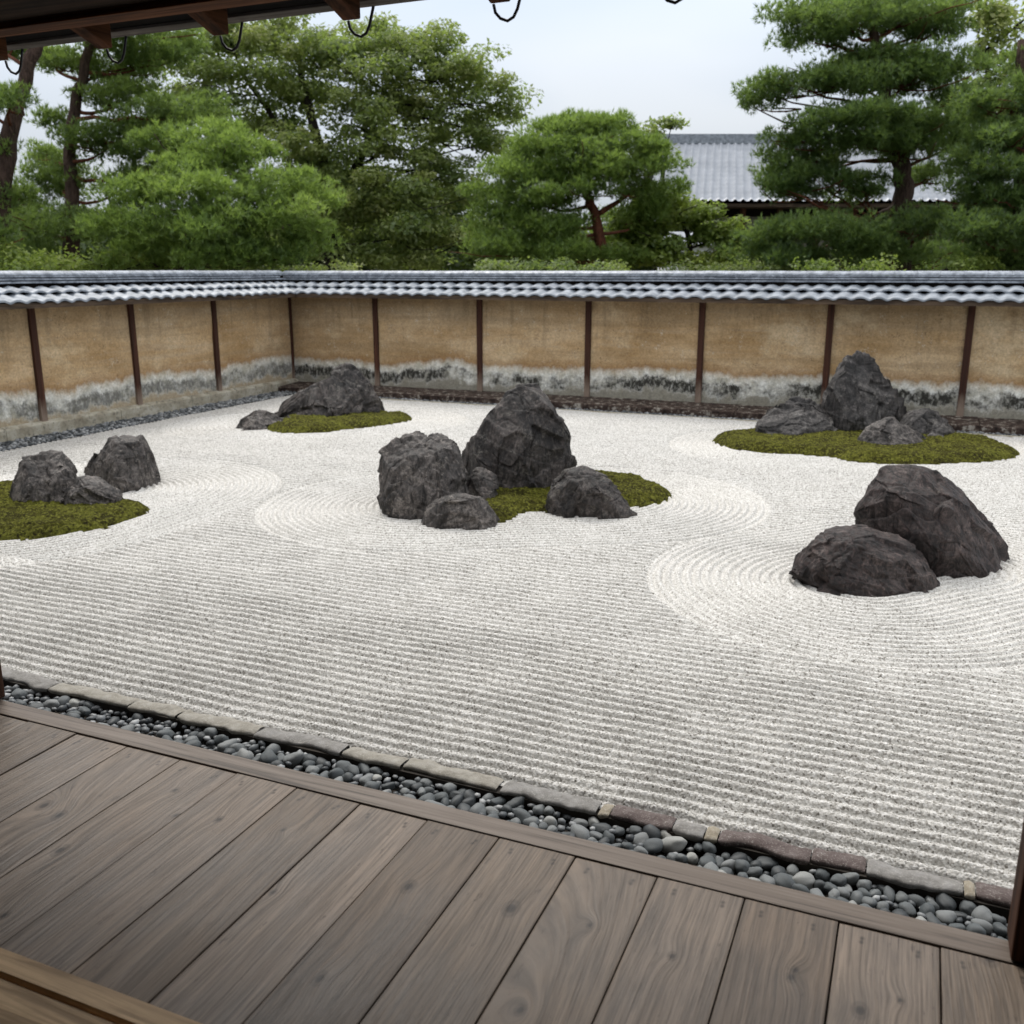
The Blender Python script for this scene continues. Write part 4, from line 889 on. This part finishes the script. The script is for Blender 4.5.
pine('tall open red pine at left, its brown trunk rising just behind the side wall', [[(-19.3,17.88,2.15,0.21),(-19.2,17.92,2.91,0.19),(-19.12,17.96,3.83,0.16),(-19.05,17.99,4.96,0.14),(-18.87,18.06,5.85,0.13),(-18.56,18.19,6.72,0.11),(-18.37,18.28,7.36,0.1)]],
 [(-19.06,16.9,3.28,1.16,0.44),(-19.29,18.43,3.28,0.9,0.41),(-19.56,16.68,2.65,0.97,0.39),(-20.82,17.78,3.75,1.03,0.41),(-19.91,18.71,4.42,1.32,0.53),(-18.17,18.9,4.33,1.03,0.41),(-20.95,18.81,5.02,0.75,0.32),(-18.15,18.37,5.19,1.14,0.43),(-17.25,18.75,5.45,1.26,0.45),(-16.12,18.69,5.77,1.11,0.4),(-18.21,18.89,6.26,1.16,0.41),(-19.99,18.67,5.77,0.58,0.24),(-17.34,19.26,4.79,1.16,0.41),(-18.75,19.2,6.91,0.95,0.34),(-19.56,18.31,7.03,1.03,0.31),(-17.84,19.59,7.13,1.32,0.42),(-17.92,18.47,7.57,1.26,0.4),(-17.35,19.8,7.68,1.05,0.37)], 'pine', 58, .14, .5)
pine('leaning pine trunk with sparse boughs at the far left edge', [[(-18.46,14.98,2.16,0.2),(-18.09,15.14,3.63,0.18),(-17.83,15.25,4.81,0.17),(-17.45,15.41,5.77,0.14),(-17.14,15.54,6.53,0.13),(-16.87,15.65,7.27,0.11)]],
 [(-17.02,14.72,5.49,0.77,0.3),(-18.39,15.01,4.62,0.66,0.31),(-18.32,15.04,3.63,0.77,0.31),(-18.07,14.6,2.84,0.86,0.39),(-18.15,15.65,3.76,0.68,0.2),(-18.36,15.02,5.58,0.66,0.27),(-18.61,16,6.83,0.81,0.28),(-17.76,16.36,7.41,1.16,0.35)], 'pine', 58, .14, .55)
pine('rounded bright green pine with cloud-like tufts, centre left behind the wall', [[(-14.45,16.14,2.12,0.13),(-14.34,16.18,2.44,0.12),(-14.15,16.26,2.9,0.11),(-13.82,16.4,3.5,0.1),(-13.88,16.38,3.98,0.08)], [(-14.16,16.26,2.8,0.09),(-13.28,16.63,3.16,0.06),(-12.51,16.96,3.3,0.05)]],
 [(-13.56,16.51,4.56,0.91,0.37),(-14.71,16.68,4.83,0.84,0.33),(-13.64,15.83,4.12,0.94,0.34),(-13.33,17.15,4.32,0.75,0.33),(-14.41,15.5,3.65,1.05,0.38),(-13.09,15.41,3.6,0.91,0.35),(-12.64,16.36,3.75,0.88,0.34),(-12.22,17.3,3.84,0.74,0.35),(-14.59,15.21,3.07,1,0.41),(-13.19,15.04,3.04,1,0.4),(-12.54,15.86,3.11,0.99,0.37),(-11.87,16.58,3.21,0.84,0.38),(-11.95,17.42,3.61,0.54,0.31),(-11.87,17.23,2.84,0.6,0.3),(-14.95,15.92,2.5,1.08,0.39),(-13.13,15.61,2.49,1.03,0.37),(-12.49,16.53,2.56,1.06,0.34),(-13.31,17.49,4.69,0.49,0.22),(-13.67,17.01,5.01,0.62,0.22)], 'pine_bright', 63, .14, .40, 'bark', 'bark')
broad('broadleaf_tree', 'huge airy broadleaf tree filling the sky between the left pines and the centre', 'tree', [[(-19.1,28.83,2.13,0.25),(-18.96,28.89,3.86,0.23),(-19.19,28.79,5.8,0.2),(-19.48,28.67,7.37,0.14),(-19.73,28.56,8.6,0.11)], [(-18.95,28.89,4.02,0.16),(-17.84,29.36,6.12,0.13),(-17.16,29.65,7.99,0.09),(-16.67,29.86,9.21,0.05)], [(-19.04,28.85,4.84,0.13),(-20.58,28.2,7.06,0.09),(-21.55,27.79,8.6,0.07)]],
 [(-22.75,27.28,8.9,1.79,0.79),(-22.13,28.63,9.72,1.84,0.74),(-24.13,27.78,8,1.66,0.74),(-20.64,27.09,8.12,1.67,0.76),(-19.69,28.58,9.36,1.97,0.79),(-20.34,29.39,8.16,1.84,0.81),(-17.66,28.36,8.85,1.74,0.76),(-16.67,29.86,9.21,1.79,0.79),(-15.48,30.37,8.45,1.72,0.79),(-14.56,30.76,8.9,1.25,0.64),(-13.96,31.01,7.83,1.43,0.72),(-16.87,29.78,7.68,1.86,0.79),(-17.87,28.26,7.07,1.74,0.69),(-15.96,31.25,7.2,1.84,0.81),(-14.06,32.06,7.2,1.11,0.52),(-21.98,28.69,7.04,1.84,0.66),(-19.56,27.55,6.15,1.74,0.63),(-14.27,30.88,6.43,1.43,0.64),(-16.86,28.69,6.15,1.81,0.69),(-15.84,30.21,5.64,1.79,0.72),(-18.95,28.89,5.48,1.97,0.72),(-16.6,28.8,4.76,2.08,0.76),(-15.23,30.47,4.67,1.61,0.72),(-18.14,28.15,4.29,1.74,0.69),(-15.71,29.18,3.65,1.91,0.69),(-17.94,29.32,3.2,1.97,0.72),(-14.93,30.6,3.37,1.43,0.72),(-20.51,29.32,4.91,1.47,0.66),(-20.26,29.42,3.4,1.84,0.74),(-16.85,29.79,2.7,2.15,0.57),(-17.77,30.48,10.03,1.47,0.59),(-15.91,31.27,9.72,1.11,0.52),(-22.05,27.57,10.11,1.43,0.57),(-20.85,29.17,10.4,1.47,0.52)], 'broad', 150, .08, .52, .6, .55, fill=1.5)
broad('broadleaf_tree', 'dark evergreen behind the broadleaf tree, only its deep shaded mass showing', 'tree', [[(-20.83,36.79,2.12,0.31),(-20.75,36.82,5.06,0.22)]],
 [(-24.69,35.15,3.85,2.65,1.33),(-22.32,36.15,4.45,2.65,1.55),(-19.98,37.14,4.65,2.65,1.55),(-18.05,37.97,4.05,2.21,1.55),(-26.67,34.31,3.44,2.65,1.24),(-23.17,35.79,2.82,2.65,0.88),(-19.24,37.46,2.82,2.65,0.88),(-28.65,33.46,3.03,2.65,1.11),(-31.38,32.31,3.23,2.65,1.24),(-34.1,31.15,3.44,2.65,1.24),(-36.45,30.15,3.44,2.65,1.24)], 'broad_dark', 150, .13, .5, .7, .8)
pine('dome-shaped garden pine in layered pads, left of the temple roof', [[(-7.91,24.89,2.25,0.15),(-8.03,24.84,2.97,0.15),(-8.14,24.79,3.59,0.12),(-8.34,24.71,4.09,0.11),(-8.66,24.57,4.46,0.07)], [(-8.14,24.79,3.59,0.08),(-7.45,25.08,4.02,0.05),(-6.98,25.28,4.34,0.04)]],
 [(-8.79,24.51,5.63,1.15,0.27),(-8.24,25.29,5.79,1.12,0.25),(-9.61,24.16,5.32,1.09,0.3),(-7.6,25.02,5.32,1.2,0.3),(-8.38,24.14,5.14,1.34,0.32),(-10.21,23.91,4.83,1.04,0.33),(-9.16,23.71,4.6,1.34,0.32),(-7.88,24.25,4.65,1.47,0.32),(-7,25.28,4.83,1.04,0.33),(-10.45,23.81,4.22,0.99,0.33),(-9.2,23.47,3.96,1.19,0.34),(-7.97,23.77,4.19,0.79,0.21),(-6.86,25.33,4.22,1.09,0.33),(-10.33,23.86,3.59,1.09,0.36),(-8.96,23.57,3.38,1.19,0.34),(-10.29,23.44,2.83,1.13,0.38),(-9.02,23.76,2.75,1.34,0.37),(-8.14,25.22,2.56,1.39,0.28),(-7.21,25.73,3.62,0.98,0.31),(-10.93,23.6,3.09,0.6,0.44),(-6.77,25.37,5.19,0.66,0.22),(-9.1,24.82,5.92,0.67,0.19),(-8.03,25.49,6,0.56,0.17)], 'pine_bright', 58, .14, .34, 'bark_red', 'bark_red')
broad('maple_tree', 'lime green maple in front of the temple hall, right of the dome pine', 'maple', [[(-6.03,26.77,2.15,0.09),(-6.07,26.75,3,0.07),(-6.35,26.64,3.65,0.06)]],
 [(-7.34,26.22,3.39,0.97,0.4),(-6.35,26.64,3.73,1.08,0.4),(-5.45,27.02,3.21,0.97,0.4),(-6.99,26.04,2.73,1.12,0.39),(-4.87,26.94,2.73,0.84,0.39),(-6.97,26.81,4.12,0.81,0.29),(-7.7,26.06,2.73,0.85,0.34),(-5.6,26.63,2.41,0.96,0.22),(-8.07,26.78,3.15,0.7,0.32),(-4.73,27,2.41,0.98,0.28),(-8.36,25.46,2.41,0.96,0.22)], 'lime', 90, .075, .5, .6, .32, 'bark_dark', fill=2.4)
broad('young_tree', 'wispy young tree top rising behind the dome pine, against the sky', 'tree', [[(-7.69,29.33,2.14,0.06),(-7.57,29.38,4.24,0.05),(-7.47,29.42,5.93,0.03)]],
 [(-7.7,29.32,6.27,0.63,0.19),(-7.38,29.46,6.43,0.32,0.13),(-8.01,29.19,5.99,0.63,0.25),(-7.81,29.27,5.65,0.69,0.32)], 'broad', 40, .075, .6, .6, .3, 'bark_dark')
pine('big dark layered pine at right with a red crooked trunk, before the temple roof', [[(-0.65,26.88,2.1,0.29),(-0.71,26.86,2.94,0.28),(-0.74,26.85,3.54,0.26),(-0.74,26.85,4.26,0.24),(-0.93,26.76,4.85,0.2),(-1.28,26.61,6,0.16),(-1.52,26.51,6.91,0.13),(-1.78,26.4,7.79,0.11),(-1.83,26.38,8.88,0.08)], [(-0.76,26.84,3.78,0.13),(-1.16,26.67,3.61,0.09),(-1.42,26.56,3.37,0.07)]],
 [(-3.42,25.71,8.19,1,0.37),(-2.25,25.55,7.92,1.28,0.39),(-1.11,26.91,8.17,1.46,0.42),(-0.12,27.11,8.23,0.92,0.37),(-3.05,25.87,7.62,1.05,0.29),(-1.98,27.41,8.7,1.64,0.44),(-0.41,26.99,7.84,0.92,0.32),(-1.99,26.75,7.16,1.2,0.29),(-1.12,26.68,7.13,1.32,0.26),(-4.09,25.42,6.5,0.79,0.32),(-3.26,25.34,6.57,1.09,0.31),(-2.14,25.6,6.57,1.13,0.31),(-0.98,26.96,6.76,1.46,0.32),(-4.29,25.34,6.12,0.58,0.21),(0.02,27.49,7.01,1.07,0.29),(-2.37,25.07,5.67,1.21,0.33),(-1.37,25.27,5.6,1.3,0.35),(-0.3,26.6,5.67,1.35,0.34),(-3.3,25.43,5.32,0.83,0.31),(0.3,27.29,6.34,0.95,0.32),(-2.02,25.43,5.21,1.32,0.31),(-0.92,26.44,5.14,1.35,0.31),(-3.7,25.26,4.54,0.88,0.29),(-3.91,25.17,4.28,0.62,0.26),(-2.99,26.11,4.87,0.74,0.24),(0.42,27.77,5.36,1.07,0.32),(-3.14,25.83,4.14,0.84,0.21),(-1.87,26.37,4.02,0.68,0.16),(-3.46,25.15,3.04,1.16,0.41),(-2.29,25.1,3.19,1.39,0.4),(-1.37,25.71,2.79,1.4,0.41),(-2.97,25.36,2.49,1.42,0.36),(-3.97,25.47,2.57,0.79,0.37),(-0.07,26.04,3.33,1.26,0.4),(0.48,27.91,2.58,1.07,0.38),(-0.82,27.46,2.5,1.35,0.32),(-0.07,28,4.57,0.87,0.24),(-2.64,25.82,4.45,0.89,0.23),(-1.64,26.14,4.3,0.88,0.23),(-3.6,25.63,4.89,0.63,0.21)], 'pine_dark', 58, .14, .5)
pine('dense pine cut by the right frame edge', [[(1.87,24.69,2.11,0.21),(1.76,24.65,3.7,0.19),(1.52,24.54,5.34,0.16),(1.4,24.49,6.93,0.12)]],
 [(0.79,24.23,5.65,0.74,0.32),(1.42,23.96,5.76,0.91,0.36),(1.13,23.84,4.98,0.91,0.36),(0.71,24.2,4.53,0.74,0.32),(1.57,23.7,4.34,0.89,0.36),(0.98,24.32,3.91,0.97,0.37),(1.88,24.15,3.66,1.02,0.41),(0.94,23.43,3.07,1,0.33),(1.72,23.55,2.92,0.99,0.38),(1.94,24.72,5.14,0.93,0.42),(1.98,24.74,6.34,0.93,0.42),(1.35,25.02,3.62,0.95,0.33),(2.39,24.91,2.42,0.93,0.37),(1.77,24.65,2.37,0.93,0.3)], 'pine_dark', 60, .14, .25)
broad('broadleaf_tree', 'pale leafy tree top at the upper right corner behind the edge pine', 'tree', [[(2.17,35.68,2.14,0.15),(1.83,35.54,4.98,0.13),(1.27,35.3,7.36,0.1),(0.96,35.17,8.79,0.07)]],
 [(0.95,35.17,8.94,1.08,0.54),(1.59,35.44,9.5,1.01,0.54),(1.85,35.55,8.51,1.18,0.61),(0.92,35.15,7.94,1.08,0.54),(1.67,35.47,7.65,1.21,0.61),(2.1,35.66,9.92,1.01,0.54),(0.99,35.18,9.78,0.61,0.34),(1.19,35.27,6.77,1.15,0.54),(1.92,35.58,6.77,1.21,0.54),(0.58,35.01,7.07,0.61,0.34)], 'broad', 80, .10, .62, .65, .5)
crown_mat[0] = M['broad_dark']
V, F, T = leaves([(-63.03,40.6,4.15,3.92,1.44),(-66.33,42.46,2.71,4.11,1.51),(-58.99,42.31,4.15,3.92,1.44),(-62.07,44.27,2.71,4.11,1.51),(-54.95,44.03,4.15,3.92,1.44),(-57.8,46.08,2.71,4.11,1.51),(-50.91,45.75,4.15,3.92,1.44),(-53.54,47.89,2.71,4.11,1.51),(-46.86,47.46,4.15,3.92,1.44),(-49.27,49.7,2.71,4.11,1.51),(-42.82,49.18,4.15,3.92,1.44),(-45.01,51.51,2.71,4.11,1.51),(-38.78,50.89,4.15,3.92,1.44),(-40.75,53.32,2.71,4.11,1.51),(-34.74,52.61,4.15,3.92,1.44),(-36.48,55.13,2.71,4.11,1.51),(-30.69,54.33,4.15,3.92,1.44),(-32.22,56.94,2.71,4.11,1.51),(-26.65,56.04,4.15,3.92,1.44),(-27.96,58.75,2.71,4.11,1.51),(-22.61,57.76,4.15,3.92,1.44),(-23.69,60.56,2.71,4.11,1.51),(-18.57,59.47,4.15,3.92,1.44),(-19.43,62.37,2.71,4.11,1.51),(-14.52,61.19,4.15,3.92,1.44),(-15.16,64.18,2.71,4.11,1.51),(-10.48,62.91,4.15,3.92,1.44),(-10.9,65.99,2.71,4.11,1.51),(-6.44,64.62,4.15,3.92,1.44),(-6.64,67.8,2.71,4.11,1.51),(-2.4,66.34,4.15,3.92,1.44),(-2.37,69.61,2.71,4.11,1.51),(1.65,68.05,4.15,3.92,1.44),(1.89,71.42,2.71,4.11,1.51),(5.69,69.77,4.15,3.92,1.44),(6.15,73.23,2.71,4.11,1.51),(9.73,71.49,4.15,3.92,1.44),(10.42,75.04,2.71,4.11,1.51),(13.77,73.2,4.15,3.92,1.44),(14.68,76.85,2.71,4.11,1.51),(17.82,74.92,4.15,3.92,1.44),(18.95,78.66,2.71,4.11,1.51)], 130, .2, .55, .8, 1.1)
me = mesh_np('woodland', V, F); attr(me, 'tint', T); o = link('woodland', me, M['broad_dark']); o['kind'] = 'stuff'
# shrubs just behind the wall
GS = 'shrubs just behind the garden wall'
def shrub(label, pads, mat, tint=.5, s=.05, D=19):
    x, y, z = pads[0][:3]
    return broad('shrub', label, 'shrub', [[(x, y, .3, .04), (x + .05, y, z * .5, .03)]], pads, mat, 70, s, tint, .7, .28, 'bark_dark', GS)
shrub('fine-leaved bright shrub left of the tall pine trunk', [(-16.85,14.58,2.36,0.95,0.29),(-17.59,14.26,2.44,0.84,0.38),(-17.43,14.33,2.2,1.26,0.25)], 'lime', .22)
shrub('fine-leaved bright shrub right of the tall pine trunk', [(-15.52,15.14,2.48,0.46,0.34),(-15.16,15.29,2.36,0.53,0.29),(-15.74,15.05,2.2,0.63,0.19)], 'lime', .3)
shrub('dark small-leaved shrub under the rounded bright pine', [(-15.53,16.22,2.37,0.66,0.35),(-14.95,16.47,2.24,0.77,0.27),(-13.97,16.89,2.16,0.99,0.2),(-12.78,17.39,2.16,0.99,0.18),(-11.8,17.81,2.16,0.88,0.18)], 'broad', .35)
shrub('green shrub below the dome pine', [(-8.84,20.15,2.24,0.93,0.23),(-7.81,20.58,2.24,0.93,0.19),(-6.78,21.02,2.2,0.93,0.16)], 'broad', .45)
shrub('yellow green shrub under the big right pine', [(-1.94,21.99,2.24,0.8,0.15),(-1.15,22.33,2.24,0.8,0.15),(0.42,22.99,2.32,0.8,0.2),(1.21,23.33,2.28,0.8,0.2)], 'lime', .3)
shrub('dark shrub at the foot of the white storehouse', [(-4.13,24.32,2.25,1.01,0.23),(-3.11,24.75,2.2,1.01,0.2),(-5.14,23.89,2.2,1.01,0.18)], 'broad', .4)

# ------------------------------------------------------------------ temple hall seen beyond the trees
TD = 46
A_ = np.array((-11.28,45.184,7.882)); B_ = np.array((2.441,51.009,7.882))
ang = math.atan2(B_[1] - A_[1], B_[0] - A_[0]); LEN = float(np.linalg.norm(B_ - A_)); RZ = float(A_[2]); EZ = 4.96
far = thing('temple_building', 'far temple hall with a big grey tiled roof between the pines', 'building', (float(A_[0]), float(A_[1]), -.16), None, ang)
n = N('far grey roof tiles'); x, y, z = n.xyz()[:3]
col = n.ramp(n.noise(n.co(), 1.4, 6, .7), [(.3, (.26, .28, .315)), (.7, (.38, .40, .44))])
M['far_tile'] = n.done(col, .45, None, .5)
per = 10; pitch = .32
xs = np.arange(-.3, LEN + .6, pitch / per); t = (xs / pitch) % 1; wv = .06 * np.maximum(np.cos(2 * np.pi * t), -.35)
Vs, Fs, n0 = [], [], 0
H_ = RZ - EZ; DP = 4.2
for side in (-1, 1):
    rows = 14; prof = []
    for k in range(rows):
        for fr, dz in ((k / rows, 0.), ((k + 1) / rows - .004, .05)):
            zc = H_ * (1 - fr) + .35 * fr * (fr - 1); x_shift = -1.0 * fr
            prof.append(np.stack([xs + x_shift * (1 - (xs + .3) / (LEN + .9)) , np.full(len(xs), side * DP * fr), EZ + .16 + zc + dz + wv], 1))
    P_ = np.concatenate(prof); Vs.append(P_); Fs.append(grid_faces(len(xs), len(prof)) + n0); n0 += len(P_)
me = mesh_np('roof', np.concatenate(Vs), np.concatenate(Fs)); rf = link('roof', me, M['far_tile'], far, True)
mb = MB(); mb.box(-.35, LEN + .6, -.28, .28, RZ + .02, RZ + .34); mb.box(-.4, LEN + .6, -.18, .18, RZ + .34, RZ + .44); mb.build('ridge', M['tile'], rf)
mb = MB()
for side in (-1, 1):
    for k in range(14):
        f0, f1_ = k / 14, (k + 1) / 14
        def zc(fr): return EZ + .16 + H_ * (1 - fr) + .35 * fr * (fr - 1)
        mb.prism([(side * DP * f0, zc(f0) - .06), (side * DP * f0, zc(f0) + .12), (side * DP * f1_, zc(f1_) + .12), (side * DP * f1_, zc(f1_) - .06)], -.55 - f0, -.25 - f0)
mb.build('verge', M['tile'], rf)
mb = MB(); mb.box(.6, LEN - .3, -2.6, 2.6, 0, EZ + .9); mb.build('wall', M['black_wood'], far)
mb = MB(); mb.box(.2, LEN, -3.95, 3.95, EZ - .02, EZ + .12); mb.build('eave', M['eave_board'], far)
for i in range(9):
    mb = MB(); mb.box(1.0 + i * 1.6, 1.22 + i * 1.6, -3.1, -2.88, 0, EZ); mb.build('column', M['timber_z'], far)
for i in range(8):
    mb = MB(); mb.box(1.35 + i * 1.6, 2.45 + i * 1.6, -2.68, -2.60, 2.0, EZ - .35); mb.build('shutter', M['eave_edge'], far)
SX, SY, SZ = (-8.153,35.648,3.05)
st = thing('storehouse', 'small white plastered storehouse glimpsed between the maple leaves', 'building', (SX, SY, -.16), None, R(20))
mb = MB(); mb.box(-.9, .9, 0, 2.0, 0, SZ + .2); mb.build('wall', M['white'], st)
mb = MB(); mb.prism([(-.3, SZ + .2), (1.0, SZ + .7), (2.3, SZ + .2), (1.0, SZ + .55)], -1.1, 1.1); mb.build('roof', M['tile'], st)
